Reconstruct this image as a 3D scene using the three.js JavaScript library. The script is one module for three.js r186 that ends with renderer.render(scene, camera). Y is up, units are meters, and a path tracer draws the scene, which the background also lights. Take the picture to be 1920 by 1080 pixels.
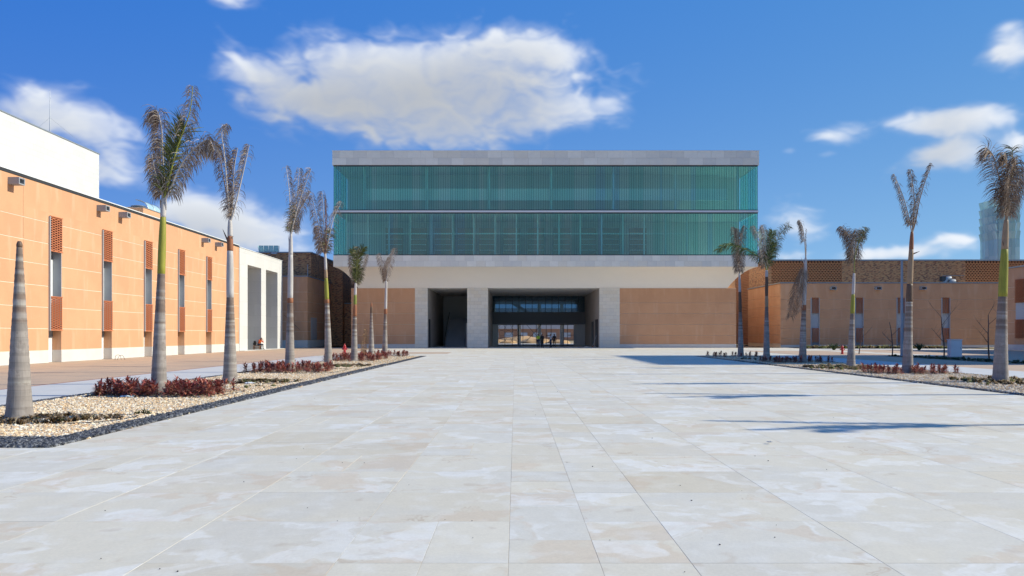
import * as THREE from 'three';
import { mergeGeometries } from 'three/addons/utils/BufferGeometryUtils.js';
import { MarchingCubes } from 'three/addons/objects/MarchingCubes.js';

// ---------------------------------------------------------------- camera, sky, sun, exposure
const scene = new THREE.Scene();
const camera = new THREE.PerspectiveCamera(40.85, 1920 / 1080, 0.1, 6000);
camera.position.set(0, 1.7, 0);
camera.lookAt(0, 1.7, -10);
camera.setViewOffset(1920, 1080, -6, -87, 1920, 1080);          // rising front: uprights stay upright

const renderer = new THREE.WebGLRenderer({ antialias: true });
renderer.toneMapping = THREE.LinearToneMapping;
const EXPOSURE = 1.27;
renderer.toneMappingExposure = EXPOSURE;
renderer.shadowMap.enabled = true;

const SUN = new THREE.Vector3(12.8, 8.5, -0.6).normalize();
const sun = new THREE.DirectionalLight(new THREE.Color().setRGB(1.0, 0.95, 0.79), 4.2);
sun.position.copy(SUN).multiplyScalar(200).add(new THREE.Vector3(0, 0, -60));
sun.target.position.set(0, 0, -60);
sun.castShadow = true;
sun.shadow.mapSize.set(4096, 4096);
Object.assign(sun.shadow.camera, { left: -110, right: 110, top: 90, bottom: -90, near: 1, far: 420 });
scene.add(sun, sun.target);

// ---------------------------------------------------------------- numbers and noise
function rngOf(seed) {
  let s = seed | 0;
  return () => { s = (s + 0x6d2b79f5) | 0; let t = Math.imul(s ^ (s >>> 15), 1 | s); t = (t + Math.imul(t ^ (t >>> 7), 61 | t)) ^ t; return ((t ^ (t >>> 14)) >>> 0) / 4294967296; };
}
const rnd = rngOf(20240);
const R = (a, b) => a + (b - a) * rnd();
const clamp = (v, a = 0, b = 1) => Math.min(b, Math.max(a, v));
const sstep = (a, b, v) => { const t = clamp((v - a) / (b - a)); return t * t * (3 - 2 * t); };
const mix = (a, b, t) => a + (b - a) * t;
const PERM = new Uint8Array(512);
{ const r = rngOf(77); const p = [...Array(256).keys()]; for (let i = 255; i > 0; i--) { const j = Math.floor(r() * (i + 1)); [p[i], p[j]] = [p[j], p[i]]; } for (let i = 0; i < 512; i++) PERM[i] = p[i & 255]; }
const G2 = []; for (let i = 0; i < 16; i++) G2.push([Math.cos(i * Math.PI / 8), Math.sin(i * Math.PI / 8)]);
function pn(x, y, period, seed = 0) {                              // periodic gradient noise, about -1 .. 1
  const xi = Math.floor(x), yi = Math.floor(y), xf = x - xi, yf = y - yi;
  const x0 = ((xi % period) + period) % period, x1 = (x0 + 1) % period, y0 = ((yi % period) + period) % period, y1 = (y0 + 1) % period;
  const h = (a, b, dx, dy) => { const g = G2[PERM[(PERM[(a + seed) & 255] + b) & 255] & 15]; return g[0] * dx + g[1] * dy; };
  const u = xf * xf * xf * (xf * (xf * 6 - 15) + 10), v = yf * yf * yf * (yf * (yf * 6 - 15) + 10);
  return 1.5 * mix(mix(h(x0, y0, xf, yf), h(x1, y0, xf - 1, yf), u), mix(h(x0, y1, xf, yf - 1), h(x1, y1, xf - 1, yf - 1), u), v);
}
function fbm(x, y, period, oct, seed = 0, gain = 0.5) {
  let a = 1, s = 0, n = 0, f = 1;
  for (let i = 0; i < oct; i++) { s += a * pn(x * f, y * f, period * f, seed + i * 17); n += a; a *= gain; f *= 2; }
  return s / n;
}

// ---------------------------------------------------------------- the sky: clear air and scattered fair-weather clouds
// [azimuth, elevation, half width, half height, weight] in degrees; azimuth 0 is straight ahead of the plaza, + to the sun's side
const CLOUDS = [[-15.64, 17.92, 4.76, 2.28, 1],[-10.4, 19.33, 4.21, 1.87, 1],[-5.36, 19.37, 5.09, 2.16, 1],[0.55, 20.39, 3.95, 1.66, 1],[3.71, 19.76, 1.97, 1.26, 1],[-8.09, 16.25, 7.36, 2.58, 1],[-1.42, 16.95, 7.11, 3.0, 1],[3.71, 16.19, 4.53, 1.42, 1],[7.04, 16.47, 1.48, 0.67, 0.8],[-5.75, 14.06, 5.09, 1.1, 0.8],[-19.59, 17.73, 2.1, 1.27, 0.8],[-14.17, 16.29, 4.46, 1.61, 1],[-15.09, 17.62, 1.11, 0.84, -1.1],[-19.94, 21.99, 2.1, 0.59, 0.8],[-30.56, 13.75, 3.52, 1.43, 0.9],[-27.85, 12.95, 2.78, 1.82, 0.9],[-32.28, 13.98, 2.54, 1.2, 0.9],[-26.91, 10.01, 1.73, 0.7, 0.84],[-28.46, 10.88, 2.75, 1.25, 0.84],[-22.34, 8.24, 2.7, 1.68, 1],[-19.59, 8.21, 3.51, 1.71, 1],[-17.46, 7.01, 2.88, 1.36, 1],[-23.18, 8.97, 1.34, 0.94, 1],[-20.29, 6.35, 5.21, 0.96, 1],[22.95, 13.46, 2.03, 0.8, 1.12],[27.47, 13.49, 2.05, 0.81, 1.19],[29.91, 13.51, 1.96, 0.95, 1.25],[32.23, 13.52, 1.56, 0.77, 1.12],[28.7, 11.19, 2.34, 1.12, 1.25],[29.91, 11.72, 1.96, 0.87, 1.25],[32.93, 11.74, 0.92, 0.95, 1.12],[32.79, 17.44, 1.38, 1.15, 1.25],[32.51, 18.61, 0.93, 0.46, 0.88],[19.52, 8.03, 2.01, 1.03, 1.06],[20.56, 6.88, 1.52, 0.77, 1.0],[27.47, 5.42, 3.25, 0.52, 1.12],[29.61, 6.06, 1.64, 0.43, 1.06],[24.93, 5.32, 2.14, 0.41, 1.12],[19.52, 5.38, 1.31, 0.51, 1.12],[19.52, 12.6, 0.58, 0.3, 0.62],[21.94, 12.17, 0.75, 0.25, 0.62]];

{ // the same kind of clouds go on round the rest of the sky
  const r = rngOf(5);
  for (let az = 42; az < 318; az += 7) {
    const el = 6 + 44 * r() * r(), c = 3 + Math.floor(r() * 4), a0 = az + r() * 8;
    for (let k = 0; k < c; k++) CLOUDS.push([a0 + (r() - 0.5) * 9, el + (r() - 0.5) * 3, 2 + 3.5 * r(), 0.8 + 1.5 * r(), 0.95]);
  }
}
function makeSky() {
  const W = 2048, H = 2048, data = new Float32Array(W * H * 4);
  const field = new Float32Array(W * H), dens = new Float32Array(W * H), veil = new Float32Array(W * H);
  const texAz = (i) => ((i + 0.5) / W) * 360 - 180 + 90;          // three.js: u = atan2(z, x) / 2pi + 0.5; -z is azimuth 0
  for (const [az, el, rx, ry, w] of CLOUDS) {
    const k = 1.9;
    const j0 = Math.max(0, Math.floor((el - ry * k + 90) / 180 * H)), j1 = Math.min(H - 1, Math.ceil((el + ry * k + 90) / 180 * H));
    const ic = Math.round(((az + 90) / 360) * W), ih = Math.ceil(rx * k / 360 * W);
    for (let j = j0; j <= j1; j++) {
      const e = (j + 0.5) / H * 180 - 90, dy = (e - el) / ry;
      for (let ii = ic - ih; ii <= ic + ih; ii++) {
        const i = ((ii % W) + W) % W;
        const a = ((ii + 0.5) / W) * 360 - 90, dx = (a - az) / rx;
        const q = dx * dx + dy * dy;
        if (q < k * k) field[j * W + i] += w * Math.exp(-q * 1.25) * (1 - sstep(k * k * 0.6, k * k, q));
      }
    }
  }
  for (let j = H / 2; j < H; j++) for (let i = 0; i < W; i++) {
    const f = field[j * W + i];
    if (f < 0.02) continue;
    const x = i / W * 128, y = j / H * 64 * 1.35;   // about two noise cells to six degrees
    const wx = fbm(x * 0.8, y * 0.8, 1024, 3, 60) * 0.7, wy = fbm(x * 0.8 + 40, y * 0.8, 1024, 3, 90) * 0.7;
    const n = fbm(x * 0.6 + wx, y * 0.95 + wy, 1024, 7, 3, 0.6);
    const v = 1 - Math.exp(-Math.max(0, f) * 1.25);
    dens[j * W + i] = clamp(v * 1.35 + n * 0.98 * (1 - 0.62 * sstep(0.55, 0.95, v)) - 0.48, 0, 1.2);
    veil[j * W + i] = 0.3 * sstep(0.2, 0.8, v + 0.75 * n);
  }
  // sunlight reaches only so deep into a cloud: its inner brightness follows the smoothed density
  const soft = new Float32Array(W * H), row = new Float32Array(W * H), RB = 7;
  for (let j = H / 2; j < H; j++) { let s = 0; for (let k = -RB; k <= RB; k++) s += dens[j * W + (k + W) % W]; for (let i = 0; i < W; i++) { row[j * W + i] = s / (2 * RB + 1); s += dens[j * W + (i + RB + 1) % W] - dens[j * W + (i - RB + W) % W]; } }
  for (let i = 0; i < W; i++) for (let j = H / 2; j < H - 1; j++) { let s = 0; for (let k = -9; k <= 9; k += 3) s += row[clamp(j + k, 0, H - 1) * W + i]; soft[j * W + i] = s / 7; }
  for (let j = 0; j < H; j++) {
    const el = (j + 0.5) / H * 180 - 90;
    for (let i = 0; i < W; i++) {
      const az = ((i + 0.5) / W) * 360 - 90, o = (j * W + i) * 4;
      let r, g, b;
      if (el < 0) { r = 0.36; g = 0.40; b = 0.45; }
      else {
        const t = 1 - Math.exp(-el / 10);                        // air thins upward
        r = mix(0.255, 0.021, t); g = mix(0.45, 0.146, t); b = mix(0.70, 0.505, t);
        const z = sstep(25, 90, el); r *= 1 - 0.08 * z; g *= 1 - 0.1 * z; b *= 1 - 0.1 * z;
        const s = 0.5 + 0.5 * Math.cos((az - 95) * Math.PI / 180) * Math.cos(el * Math.PI / 180);   // paler toward the sun
        const k = mix(0.76, 1.36, s); r = r * k + 0.05 * (s - 0.4); g = g * k + 0.045 * (s - 0.4); b *= mix(0.95, 1.06, s);
        const D = dens[j * W + i];
        const vl = veil[j * W + i];
        if (D > 0 || vl > 0) {
          const a = Math.max(vl, 0.97 * sstep(0.0, 0.85, D));
          let core = 0; for (let q = 1; q <= 6; q++) core += soft[clamp(j + q * 7, 0, H - 1) * W + (i + q * 4) % W];
          const edge = soft[j * W + i];
          const L = 0.335 + 0.36 * Math.exp(-0.36 * core) + 0.07 * (1 - sstep(0.2, 0.9, edge));
          r = mix(r, L * 0.94, a); g = mix(g, L * 0.99, a); b = mix(b, L * 1.06, a);
        }
      }
      data[o] = Math.max(0, r); data[o + 1] = Math.max(0, g); data[o + 2] = Math.max(0, b); data[o + 3] = 1;
    }
  }
  const t = new THREE.DataTexture(data, W, H, THREE.RGBAFormat, THREE.FloatType);
  t.mapping = THREE.EquirectangularReflectionMapping; t.magFilter = THREE.LinearFilter; t.minFilter = THREE.LinearFilter; t.wrapS = THREE.RepeatWrapping;
  t.needsUpdate = true;
  return t;
}
scene.background = makeSky();
scene.environment = scene.background;

// ---------------------------------------------------------------- textures (what surfaces are made of)
function tex(w, h, metresX, metresY, fn, srgb = true) {
  const data = new Uint8Array(w * h * 4);
  const enc = (v) => (srgb ? (v <= 0.0031308 ? v * 12.92 : 1.055 * Math.pow(v, 1 / 2.4) - 0.055) : v);
  for (let j = 0; j < h; j++) for (let i = 0; i < w; i++) {
    const c = fn(i / w, j / h), o = (j * w + i) * 4;
    data[o] = 255 * enc(clamp(c[0])); data[o + 1] = 255 * enc(clamp(c[1])); data[o + 2] = 255 * enc(clamp(c[2])); data[o + 3] = 255;
  }
  const t = new THREE.DataTexture(data, w, h, THREE.RGBAFormat);
  t.wrapS = t.wrapT = THREE.RepeatWrapping; t.magFilter = THREE.LinearFilter; t.minFilter = THREE.LinearMipmapLinearFilter; t.generateMipmaps = true;
  t.colorSpace = srgb ? THREE.SRGBColorSpace : THREE.NoColorSpace;
  t.repeat.set(1 / metresX, 1 / metresY); t.needsUpdate = true;
  return t;
}
const lerp3 = (a, b, t) => [mix(a[0], b[0], t), mix(a[1], b[1], t), mix(a[2], b[2], t)];
const scale3 = (a, k) => [a[0] * k, a[1] * k, a[2] * k];
const col = (r, g, b) => new THREE.Color().setRGB(r, g, b);
const std = (o) => { const c = o.rgb; delete o.rgb; const m = new THREE.MeshStandardMaterial({ roughness: 0.85, metalness: 0, ...o }); if (c) m.color.setRGB(c[0], c[1], c[2]); return m; };

const pavingRelief = tex(512, 512, 1.1, 1.1, (u, v) => { const k = 0.5 + 0.3 * fbm(u * 6, v * 6, 6, 3, 51) + 0.25 * pn(u * 120, v * 120, 120, 52); return [k, k, k]; }, false);
const pavingMap = tex(1536, 1536, 13, 13, (u, v) => {
  const base = [0.648, 0.594, 0.475], white = [0.75, 0.735, 0.685], beige = [0.60, 0.475, 0.34], cool = [0.615, 0.58, 0.495];
  const wx = 0.55 * fbm(u * 12, v * 12, 12, 4, 11), wy = 0.55 * fbm(u * 12, v * 12, 12, 4, 31);
  let c = lerp3(base, cool, sstep(-0.3, 0.4, fbm(u * 7 + wx, v * 7 + wy, 7, 3, 5)));
  const be = fbm(u * 9 + wx, v * 9 + wy, 9, 6, 101, 0.55);
  c = lerp3(c, beige, 0.45 * sstep(0.14, 0.25, be));
  c = lerp3(c, [0.47, 0.36, 0.25], 0.6 * (1 - sstep(0.0, 0.018, Math.abs(be - 0.15))) * sstep(0.0, 0.35, fbm(u * 6, v * 6, 6, 2, 44)));   // tide lines round the stains
  const w = fbm(u * 10 + wx * 1.2, v * 10 + wy * 1.2, 10, 7, 161, 0.6);
  c = lerp3(c, white, 0.62 * sstep(0.12, 0.24, w) * (0.55 + 0.45 * sstep(-0.3, 0.3, fbm(u * 60, v * 60, 60, 3, 66))));                     // efflorescence
  c = lerp3(c, white, 0.25 * sstep(0.0, 0.5, fbm(u * 40, v * 40, 40, 3, 141)));
  c = lerp3(c, [0.50, 0.42, 0.32], 0.5 * sstep(0.42, 0.6, fbm(u * 26, v * 26, 26, 3, 191)));
  const grain = 1 + 0.05 * pn(u * 500, v * 500, 500, 8) + 0.035 * fbm(u * 110, v * 110, 110, 2, 9) + 0.02 * pn(u * 60, v * 5, 60, 19);
  return scale3(c, grain);
});
const stuccoMap = tex(1024, 1024, 9, 9, (u, v) => {
  const a = [0.655, 0.358, 0.198], b = [0.615, 0.33, 0.18], p = [0.70, 0.425, 0.265];
  let c = lerp3(a, b, sstep(-0.3, 0.35, fbm(u * 5, v * 4, 20, 4, 21)));
  c = lerp3(c, p, 0.5 * sstep(0.12, 0.45, fbm(u * 16, v * 3, 48, 4, 71)));     // run-down streaks of lime
  return scale3(c, 1 + 0.045 * pn(u * 300, v * 300, 300, 3) + 0.03 * fbm(u * 60, v * 60, 60, 2, 6));
});
const stuccoBump = tex(512, 512, 1.6, 1.6, (u, v) => { const k = 0.5 + 0.32 * fbm(u * 40, v * 40, 40, 3, 13) + 0.15 * fbm(u * 5, v * 5, 5, 2, 14); return [k, k, k]; }, false);
const stoneMap = tex(512, 512, 4, 4, (u, v) => {
  const k = 1 + 0.05 * fbm(u * 9, v * 9, 9, 4, 23) + 0.045 * pn(u * 160, v * 160, 160, 4) + 0.03 * pn(u * 50, v * 50, 50, 7);
  return scale3([0.74, 0.73, 0.71], k);
});
const stoneBlocks = (bw, bh, w, h, c0, amp, seed) => tex(1024, 1024, w, h, (u, v) => {          // ashlar too far off to pick apart
  const X = u * w, Y = v * h, row = Math.floor(Y / bh), sh = (row % 2) * 0.5 * bw, cx = Math.floor((X + sh) / bw);
  const ncol = Math.round(w / bw), t = PERM[(PERM[(row + seed) & 255] + ((cx % ncol) + ncol) % ncol) & 255] / 255 - 0.5;
  const fx = (X + sh) / bw - cx, fy = Y / bh - row;
  const j = Math.min(Math.min(fx, 1 - fx) * bw, Math.min(fy, 1 - fy) * bh) < 0.012 ? 0.86 : 1;
  return scale3(c0, j * (1 + amp * t + 0.04 * fbm(u * 40, v * 40, 40, 3, seed)));
});
const concreteMap = tex(512, 512, 5, 5, (u, v) => { const k = 1 + 0.12 * fbm(u * 5, v * 5, 5, 5, 35) + 0.05 * pn(u * 200, v * 200, 200, 2); return [0.78 * k, 0.78 * k, 0.78 * k]; });
const soffitMap = tex(512, 512, 14, 14, (u, v) => scale3([0.90, 0.845, 0.765], 1 + 0.03 * fbm(u * 5, v * 5, 5, 4, 36) + 0.02 * pn(u * 160, v * 160, 160, 2)));
const roadMap = tex(1024, 1024, 10, 10, (u, v) => {
  const b = lerp3([0.53, 0.375, 0.255], [0.46, 0.335, 0.24], sstep(-0.3, 0.4, fbm(u * 6, v * 6, 6, 4, 41)));
  return scale3(b, 1 + 0.13 * pn(u * 340, v * 340, 340, 3) + 0.08 * pn(u * 120, v * 120, 120, 5));
});
const earthMap = tex(512, 512, 40, 40, (u, v) => scale3(lerp3([0.40, 0.29, 0.17], [0.27, 0.24, 0.13], sstep(-0.2, 0.4, fbm(u * 5, v * 5, 5, 5, 61))), 1 + 0.15 * pn(u * 160, v * 160, 160, 3)));
const pebbleMap = tex(1024, 1024, 3, 3, (u, v) => {
  const n = 110, cx = Math.floor(u * n), cy = Math.floor(v * n), t = PERM[(PERM[cx & 255] + cy) & 255] / 255;
  return scale3(lerp3([0.50, 0.38, 0.24], [0.62, 0.54, 0.42], t), 0.8 + 0.3 * pn(u * 220, v * 220, 220, 3) + 0.25 * fbm(u * 12, v * 12, 12, 3, 8));
});
const chipMap = tex(512, 512, 2, 2, (u, v) => scale3([0.045, 0.047, 0.052], 1 + 0.7 * pn(u * 90, v * 90, 90, 3) + 0.3 * pn(u * 20, v * 20, 20, 9)));
const stoneBump = tex(512, 512, 2, 2, (u, v) => { const k = 0.5 + 0.5 * pn(u * 70, v * 70, 70, 12); return [k, k, k]; }, false);
const brickMap = (tone, seed) => tex(1024, 512, 5.2, 2.6, (u, v) => {                               // far brickwork, a few pixels a course
  const X = u * 20, Y = v * 26, row = Math.floor(Y), cx = Math.floor(X + (row % 2) * 0.5), fx = X + (row % 2) * 0.5 - cx, fy = Y - row;
  const t = PERM[(PERM[(row + seed) & 255] + (cx % 20)) & 255] / 255, q = PERM[(PERM[(row + seed + 9) & 255] + (cx % 20)) & 255] / 255;
  let c = lerp3([0.58, 0.29, 0.125], [0.44, 0.16, 0.07], sstep(0.4, 1, t)); c = lerp3(c, [0.20, 0.085, 0.05], sstep(0.72, 0.9, q));
  if (fx < 0.04 || fy < 0.1) c = [0.42, 0.29, 0.18];
  return scale3([c[0] * tone[0], c[1] * tone[1], c[2] * tone[2]], 1 + 0.12 * fbm(u * 20, v * 20, 20, 3, 4));
});
const trunkMap = (seed, ca, cb, ring1) => tex(256, 1024, 1, 4, (u, v) => {                                         // u once round, v 4 m of ring scars
  const y = v * 4, wob = 0.012 * fbm(u * 4, v * 8, 8, 3, seed);
  const ring = (y + wob) / 0.125 + 0.35 * pn(0.5, v * 16, 16, seed), f = ring - Math.floor(ring), id = PERM[(Math.floor(ring) + seed) & 255] / 255;
  let c = lerp3(ca, cb, id);
  if (f < 0.11) c = lerp3(c, id > 0.66 ? [1, 0.97, 0.93] : [0.45, 0.4, 0.37], id > 0.66 ? ring1 : 0.3);
  c = lerp3(c, scale3(ca, 1.25), 0.6 * sstep(0.1, 0.5, fbm(u * 5, v * 20, 20, 4, seed + 30)));
  c = lerp3(c, [0.5, 0.44, 0.40], 0.45 * sstep(0.2, 0.5, fbm(u * 8, v * 30, 120, 4, seed + 50)));
  return scale3(c, 1 + 0.12 * pn(u * 60, v * 14, 840, 3));
});
const trunkMaps = [[5, [0.92, 0.91, 0.90], [0.78, 0.75, 0.73], 0.4], [91, [0.9, 0.88, 0.86], [0.76, 0.73, 0.71], 0.4]].map((q) => trunkMap(...q));
const sheathMap = tex(128, 512, 1, 2, (u, v) => { const k = 0.9 + 0.16 * pn(u * 24, v * 3, 24, 3) + 0.16 * fbm(u * 6, v * 8, 24, 4, 20); return [k, k, k]; });

const M = {
  paving: [1, 0.97, 1.03, 0.985, 0.95, 1.015].map((k, i) => std({ map: pavingMap, bumpMap: pavingRelief, bumpScale: 0.0016, roughness: 0.72, rgb: [k, k * [1, 0.99, 1.003, 0.975, 0.97, 0.992][i], k * [1, 0.975, 1.01, 0.94, 0.92, 0.975][i]] })),
  mortar: std({ rgb: [0.60, 0.49, 0.35], map: concreteMap }),
  stucco: std({ map: stuccoMap, bumpMap: stuccoBump, bumpScale: 0.006 }),
  stuccoB: std({ map: stuccoMap, bumpMap: stuccoBump, bumpScale: 0.006, rgb: [0.97, 0.965, 0.97] }),
  joint: std({ rgb: [1.0, 0.86, 0.66], map: concreteMap }),
  stone: [[1.13, 1.09, 0.98], [1.06, 1.02, 0.92], [1.17, 1.13, 1.02], [1.09, 1.03, 0.90], [1.01, 0.98, 0.90]].map((c) => std({ map: stoneMap, rgb: c, roughness: 0.8 })),
  stoneWarm: [[1.07, 1.0, 0.87], [1.02, 0.96, 0.85], [1.10, 1.02, 0.89], [1.04, 0.95, 0.80]].map((c) => std({ map: stoneMap, rgb: c, roughness: 0.8 })),
  stoneFar: std({ map: stoneBlocks(0.9, 0.45, 9, 9, [0.60, 0.595, 0.58], 0.08, 3), roughness: 0.8 }),
  porticoStone: std({ map: stoneBlocks(1.5, 1.27, 9, 8.89, [0.60, 0.595, 0.58], 0.08, 13), roughness: 0.8 }),
  plinth: std({ map: concreteMap, rgb: [0.84, 0.80, 0.75] }),
  soffit: std({ map: soffitMap, roughness: 0.9 }),
  concrete: std({ map: concreteMap, rgb: [0.40, 0.42, 0.45] }),
  greyPanel: std({ map: concreteMap, rgb: [0.52, 0.56, 0.60] }),
  coping: std({ rgb: [0.30, 0.33, 0.36], metalness: 0.4, roughness: 0.5 }),
  darkMetal: std({ rgb: [0.05, 0.053, 0.058], roughness: 0.55, metalness: 0.3 }),
  steel: std({ rgb: [0.46, 0.48, 0.50], metalness: 0.7, roughness: 0.4 }),
  whiteMetal: std({ rgb: [0.72, 0.74, 0.75], roughness: 0.5 }),
  frameTeal: std({ rgb: [0.70, 0.76, 0.75], roughness: 0.6 }),
  terracotta: std({ map: concreteMap, rgb: [0.66, 0.225, 0.10] }),
  louvre: std({ rgb: [0.30, 0.31, 0.32], roughness: 0.5 }),
  whitePaint: std({ map: concreteMap, rgb: [0.92, 0.92, 0.92] }),
  brick: std({ map: brickMap([1, 1, 1], 3), bumpMap: stuccoBump, bumpScale: 0.01 }),
  brickPiece: [[0.52, 0.245, 0.10], [0.42, 0.16, 0.07], [0.56, 0.35, 0.17]].map((c) => std({ rgb: c })),
  road: std({ map: roadMap, bumpMap: stoneBump, bumpScale: 0.004, roughness: 0.9 }),
  kerbRed: std({ map: concreteMap, rgb: [0.36, 0.15, 0.12] }),
  palePath: std({ map: concreteMap, rgb: [0.70, 0.69, 0.66] }),
  earth: std({ map: earthMap, roughness: 1 }),
  soil: std({ map: earthMap, rgb: [0.42, 0.40, 0.38], roughness: 1 }),
  pebbleBed: std({ map: pebbleMap, bumpMap: stoneBump, bumpScale: 0.03, roughness: 0.9 }),
  chipBed: std({ map: chipMap, bumpMap: stoneBump, bumpScale: 0.03, roughness: 0.7 }),
  pebble: std({ rgb: [1, 1, 1], roughness: 0.8 }),
  chip: std({ rgb: [1, 1, 1], roughness: 0.6 }),
  trunk: trunkMaps.map((m) => std({ vertexColors: true, map: m, bumpMap: m, bumpScale: 0.008, roughness: 0.9 })),
  leaf: new THREE.MeshPhysicalMaterial({ vertexColors: true, roughness: 0.75, side: THREE.DoubleSide }),
  rubber: std({ rgb: [0.02, 0.02, 0.02], roughness: 0.6 }),
  hydrant: std({ rgb: [0.50, 0.03, 0.04], roughness: 0.4 }),
  wood: std({ map: concreteMap, rgb: [0.42, 0.20, 0.09] }),
  bark: std({ map: concreteMap, rgb: [0.16, 0.11, 0.085] }),
  darkGlass: new THREE.MeshPhysicalMaterial({ color: col(0.30, 0.42, 0.50), roughness: 0.05, transmission: 0.9, thickness: 0, side: THREE.DoubleSide }),
  windowGlass: new THREE.MeshPhysicalMaterial({ color: col(0.50, 0.54, 0.57), roughness: 0.12, metalness: 0.0, clearcoat: 0.6 }),
  channelGlass: [[0.46, 0.87, 0.78], [0.40, 0.82, 0.74], [0.54, 0.90, 0.82], [0.42, 0.79, 0.83]].map((c) => new THREE.MeshPhysicalMaterial({ color: col(...c), roughness: 0.2, transmission: 0.82, thickness: 0, side: THREE.DoubleSide })),
  towerGlass: [[0.55, 0.76, 0.76], [0.48, 0.70, 0.71], [0.62, 0.80, 0.79]].map((c) => new THREE.MeshPhysicalMaterial({ color: col(...c), roughness: 0.4, transmission: 0.4, thickness: 0, side: THREE.DoubleSide })),
  concreteWarm: std({ map: concreteMap, rgb: [0.62, 0.56, 0.50] }),
  seal: std({ rgb: [0.05, 0.11, 0.105], roughness: 0.6 }),
  interiorMid: std({ rgb: [0.66, 0.68, 0.67] }),
  interiorLight: std({ rgb: [0.86, 0.87, 0.86] }),
};
const sheathMats = {};
function sheath(rgb) { const k = rgb.join(); return sheathMats[k] ||= std({ map: sheathMap, rgb, roughness: 0.6 }); }

// ---------------------------------------------------------------- builders
const taken = new Map();
function numbered(name) { const n = taken.get(name) || 0; taken.set(name, n + 1); return n ? `${name}_${String(n).padStart(3, '0')}` : name; }
function tag(o, label, category, group) { o.userData.label = label; o.userData.category = category; if (group) o.userData.group = group; return o; }
function thing(name, label, category, [x, y, z] = [0, 0, 0], turn = 0, group) {
  const o = new THREE.Group(); o.name = numbered(name); o.position.set(x, y, z); o.rotation.y = turn; scene.add(o);
  return tag(o, label, category, group);
}
function add(parent, name, geometry, material) {
  const m = new THREE.Mesh(geometry, material); m.name = name; m.castShadow = m.receiveShadow = true; parent.add(m); return m;
}
function sub(parent, name) { const g = new THREE.Group(); g.name = name; parent.add(g); return g; }
function structure(name, geometry, material) { const m = add(scene, numbered(name), geometry, material); m.userData.kind = 'structure'; return m; }
// box between two corners, uv in metres (continuous with the place when uvPlace is true)
function boxG(x0, x1, y0, y1, z0, z1, uo = 0, vo = 0) {
  const P = [], N = [], U = [], I = [];
  const face = (a, b, c, d, n, uv) => { const k = P.length / 3; for (const p of [a, b, c, d]) { P.push(...p); N.push(...n); const t = uv(p); U.push(t[0] + uo, t[1] + vo); } I.push(k, k + 1, k + 2, k, k + 2, k + 3); };
  const xy = (p) => [p[0], p[1]], zy = (p) => [p[2], p[1]], xz = (p) => [p[0], p[2]];
  face([x0, y0, z1], [x1, y0, z1], [x1, y1, z1], [x0, y1, z1], [0, 0, 1], xy);
  face([x1, y0, z0], [x0, y0, z0], [x0, y1, z0], [x1, y1, z0], [0, 0, -1], xy);
  face([x1, y0, z1], [x1, y0, z0], [x1, y1, z0], [x1, y1, z1], [1, 0, 0], zy);
  face([x0, y0, z0], [x0, y0, z1], [x0, y1, z1], [x0, y1, z0], [-1, 0, 0], zy);
  face([x0, y1, z1], [x1, y1, z1], [x1, y1, z0], [x0, y1, z0], [0, 1, 0], xz);
  face([x0, y0, z0], [x1, y0, z0], [x1, y0, z1], [x0, y0, z1], [0, -1, 0], xz);
  const g = new THREE.BufferGeometry();
  g.setAttribute('position', new THREE.Float32BufferAttribute(P, 3)); g.setAttribute('normal', new THREE.Float32BufferAttribute(N, 3)); g.setAttribute('uv', new THREE.Float32BufferAttribute(U, 2)); g.setIndex(I);
  return g;
}
const box = (parent, name, material, ...b) => add(parent, name, boxG(...b), material);
// slab with a small bevel on its upper edges; top at y1
function slabG(x0, x1, z0, z1, y1, th, bev, uo, vo, tilt = 0) {
  const P = [], U = [], I = [], yb = y1 - th, yt = y1 + tilt;
  const quad = (a, b, c, d) => { const k = P.length / 3; for (const p of [a, b, c, d]) { P.push(...p); U.push(p[0] + uo, p[2] + vo); } I.push(k, k + 1, k + 2, k, k + 2, k + 3); };
  const X0 = x0 + bev, X1 = x1 - bev, Z0 = z0 + bev, Z1 = z1 - bev, ym = y1 - bev;
  quad([X0, y1, Z1], [X1, y1, Z1], [X1, yt, Z0], [X0, yt, Z0]);
  quad([x0, ym, z1], [x1, ym, z1], [X1, y1, Z1], [X0, y1, Z1]); quad([x1, ym, z0], [x0, ym, z0], [X0, yt, Z0], [X1, yt, Z0]);
  quad([x1, ym, z1], [x1, ym, z0], [X1, yt, Z0], [X1, y1, Z1]); quad([x0, ym, z0], [x0, ym, z1], [X0, y1, Z1], [X0, yt, Z0]);
  quad([x0, yb, z1], [x1, yb, z1], [x1, ym, z1], [x0, ym, z1]); quad([x1, yb, z0], [x0, yb, z0], [x0, ym, z0], [x1, ym, z0]);
  quad([x1, yb, z1], [x1, yb, z0], [x1, ym, z0], [x1, ym, z1]); quad([x0, yb, z0], [x0, yb, z1], [x0, ym, z1], [x0, ym, z0]);
  const g = new THREE.BufferGeometry();
  g.setAttribute('position', new THREE.Float32BufferAttribute(P, 3)); g.setAttribute('uv', new THREE.Float32BufferAttribute(U, 2)); g.setIndex(I); g.computeVertexNormals();
  return g;
}
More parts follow.
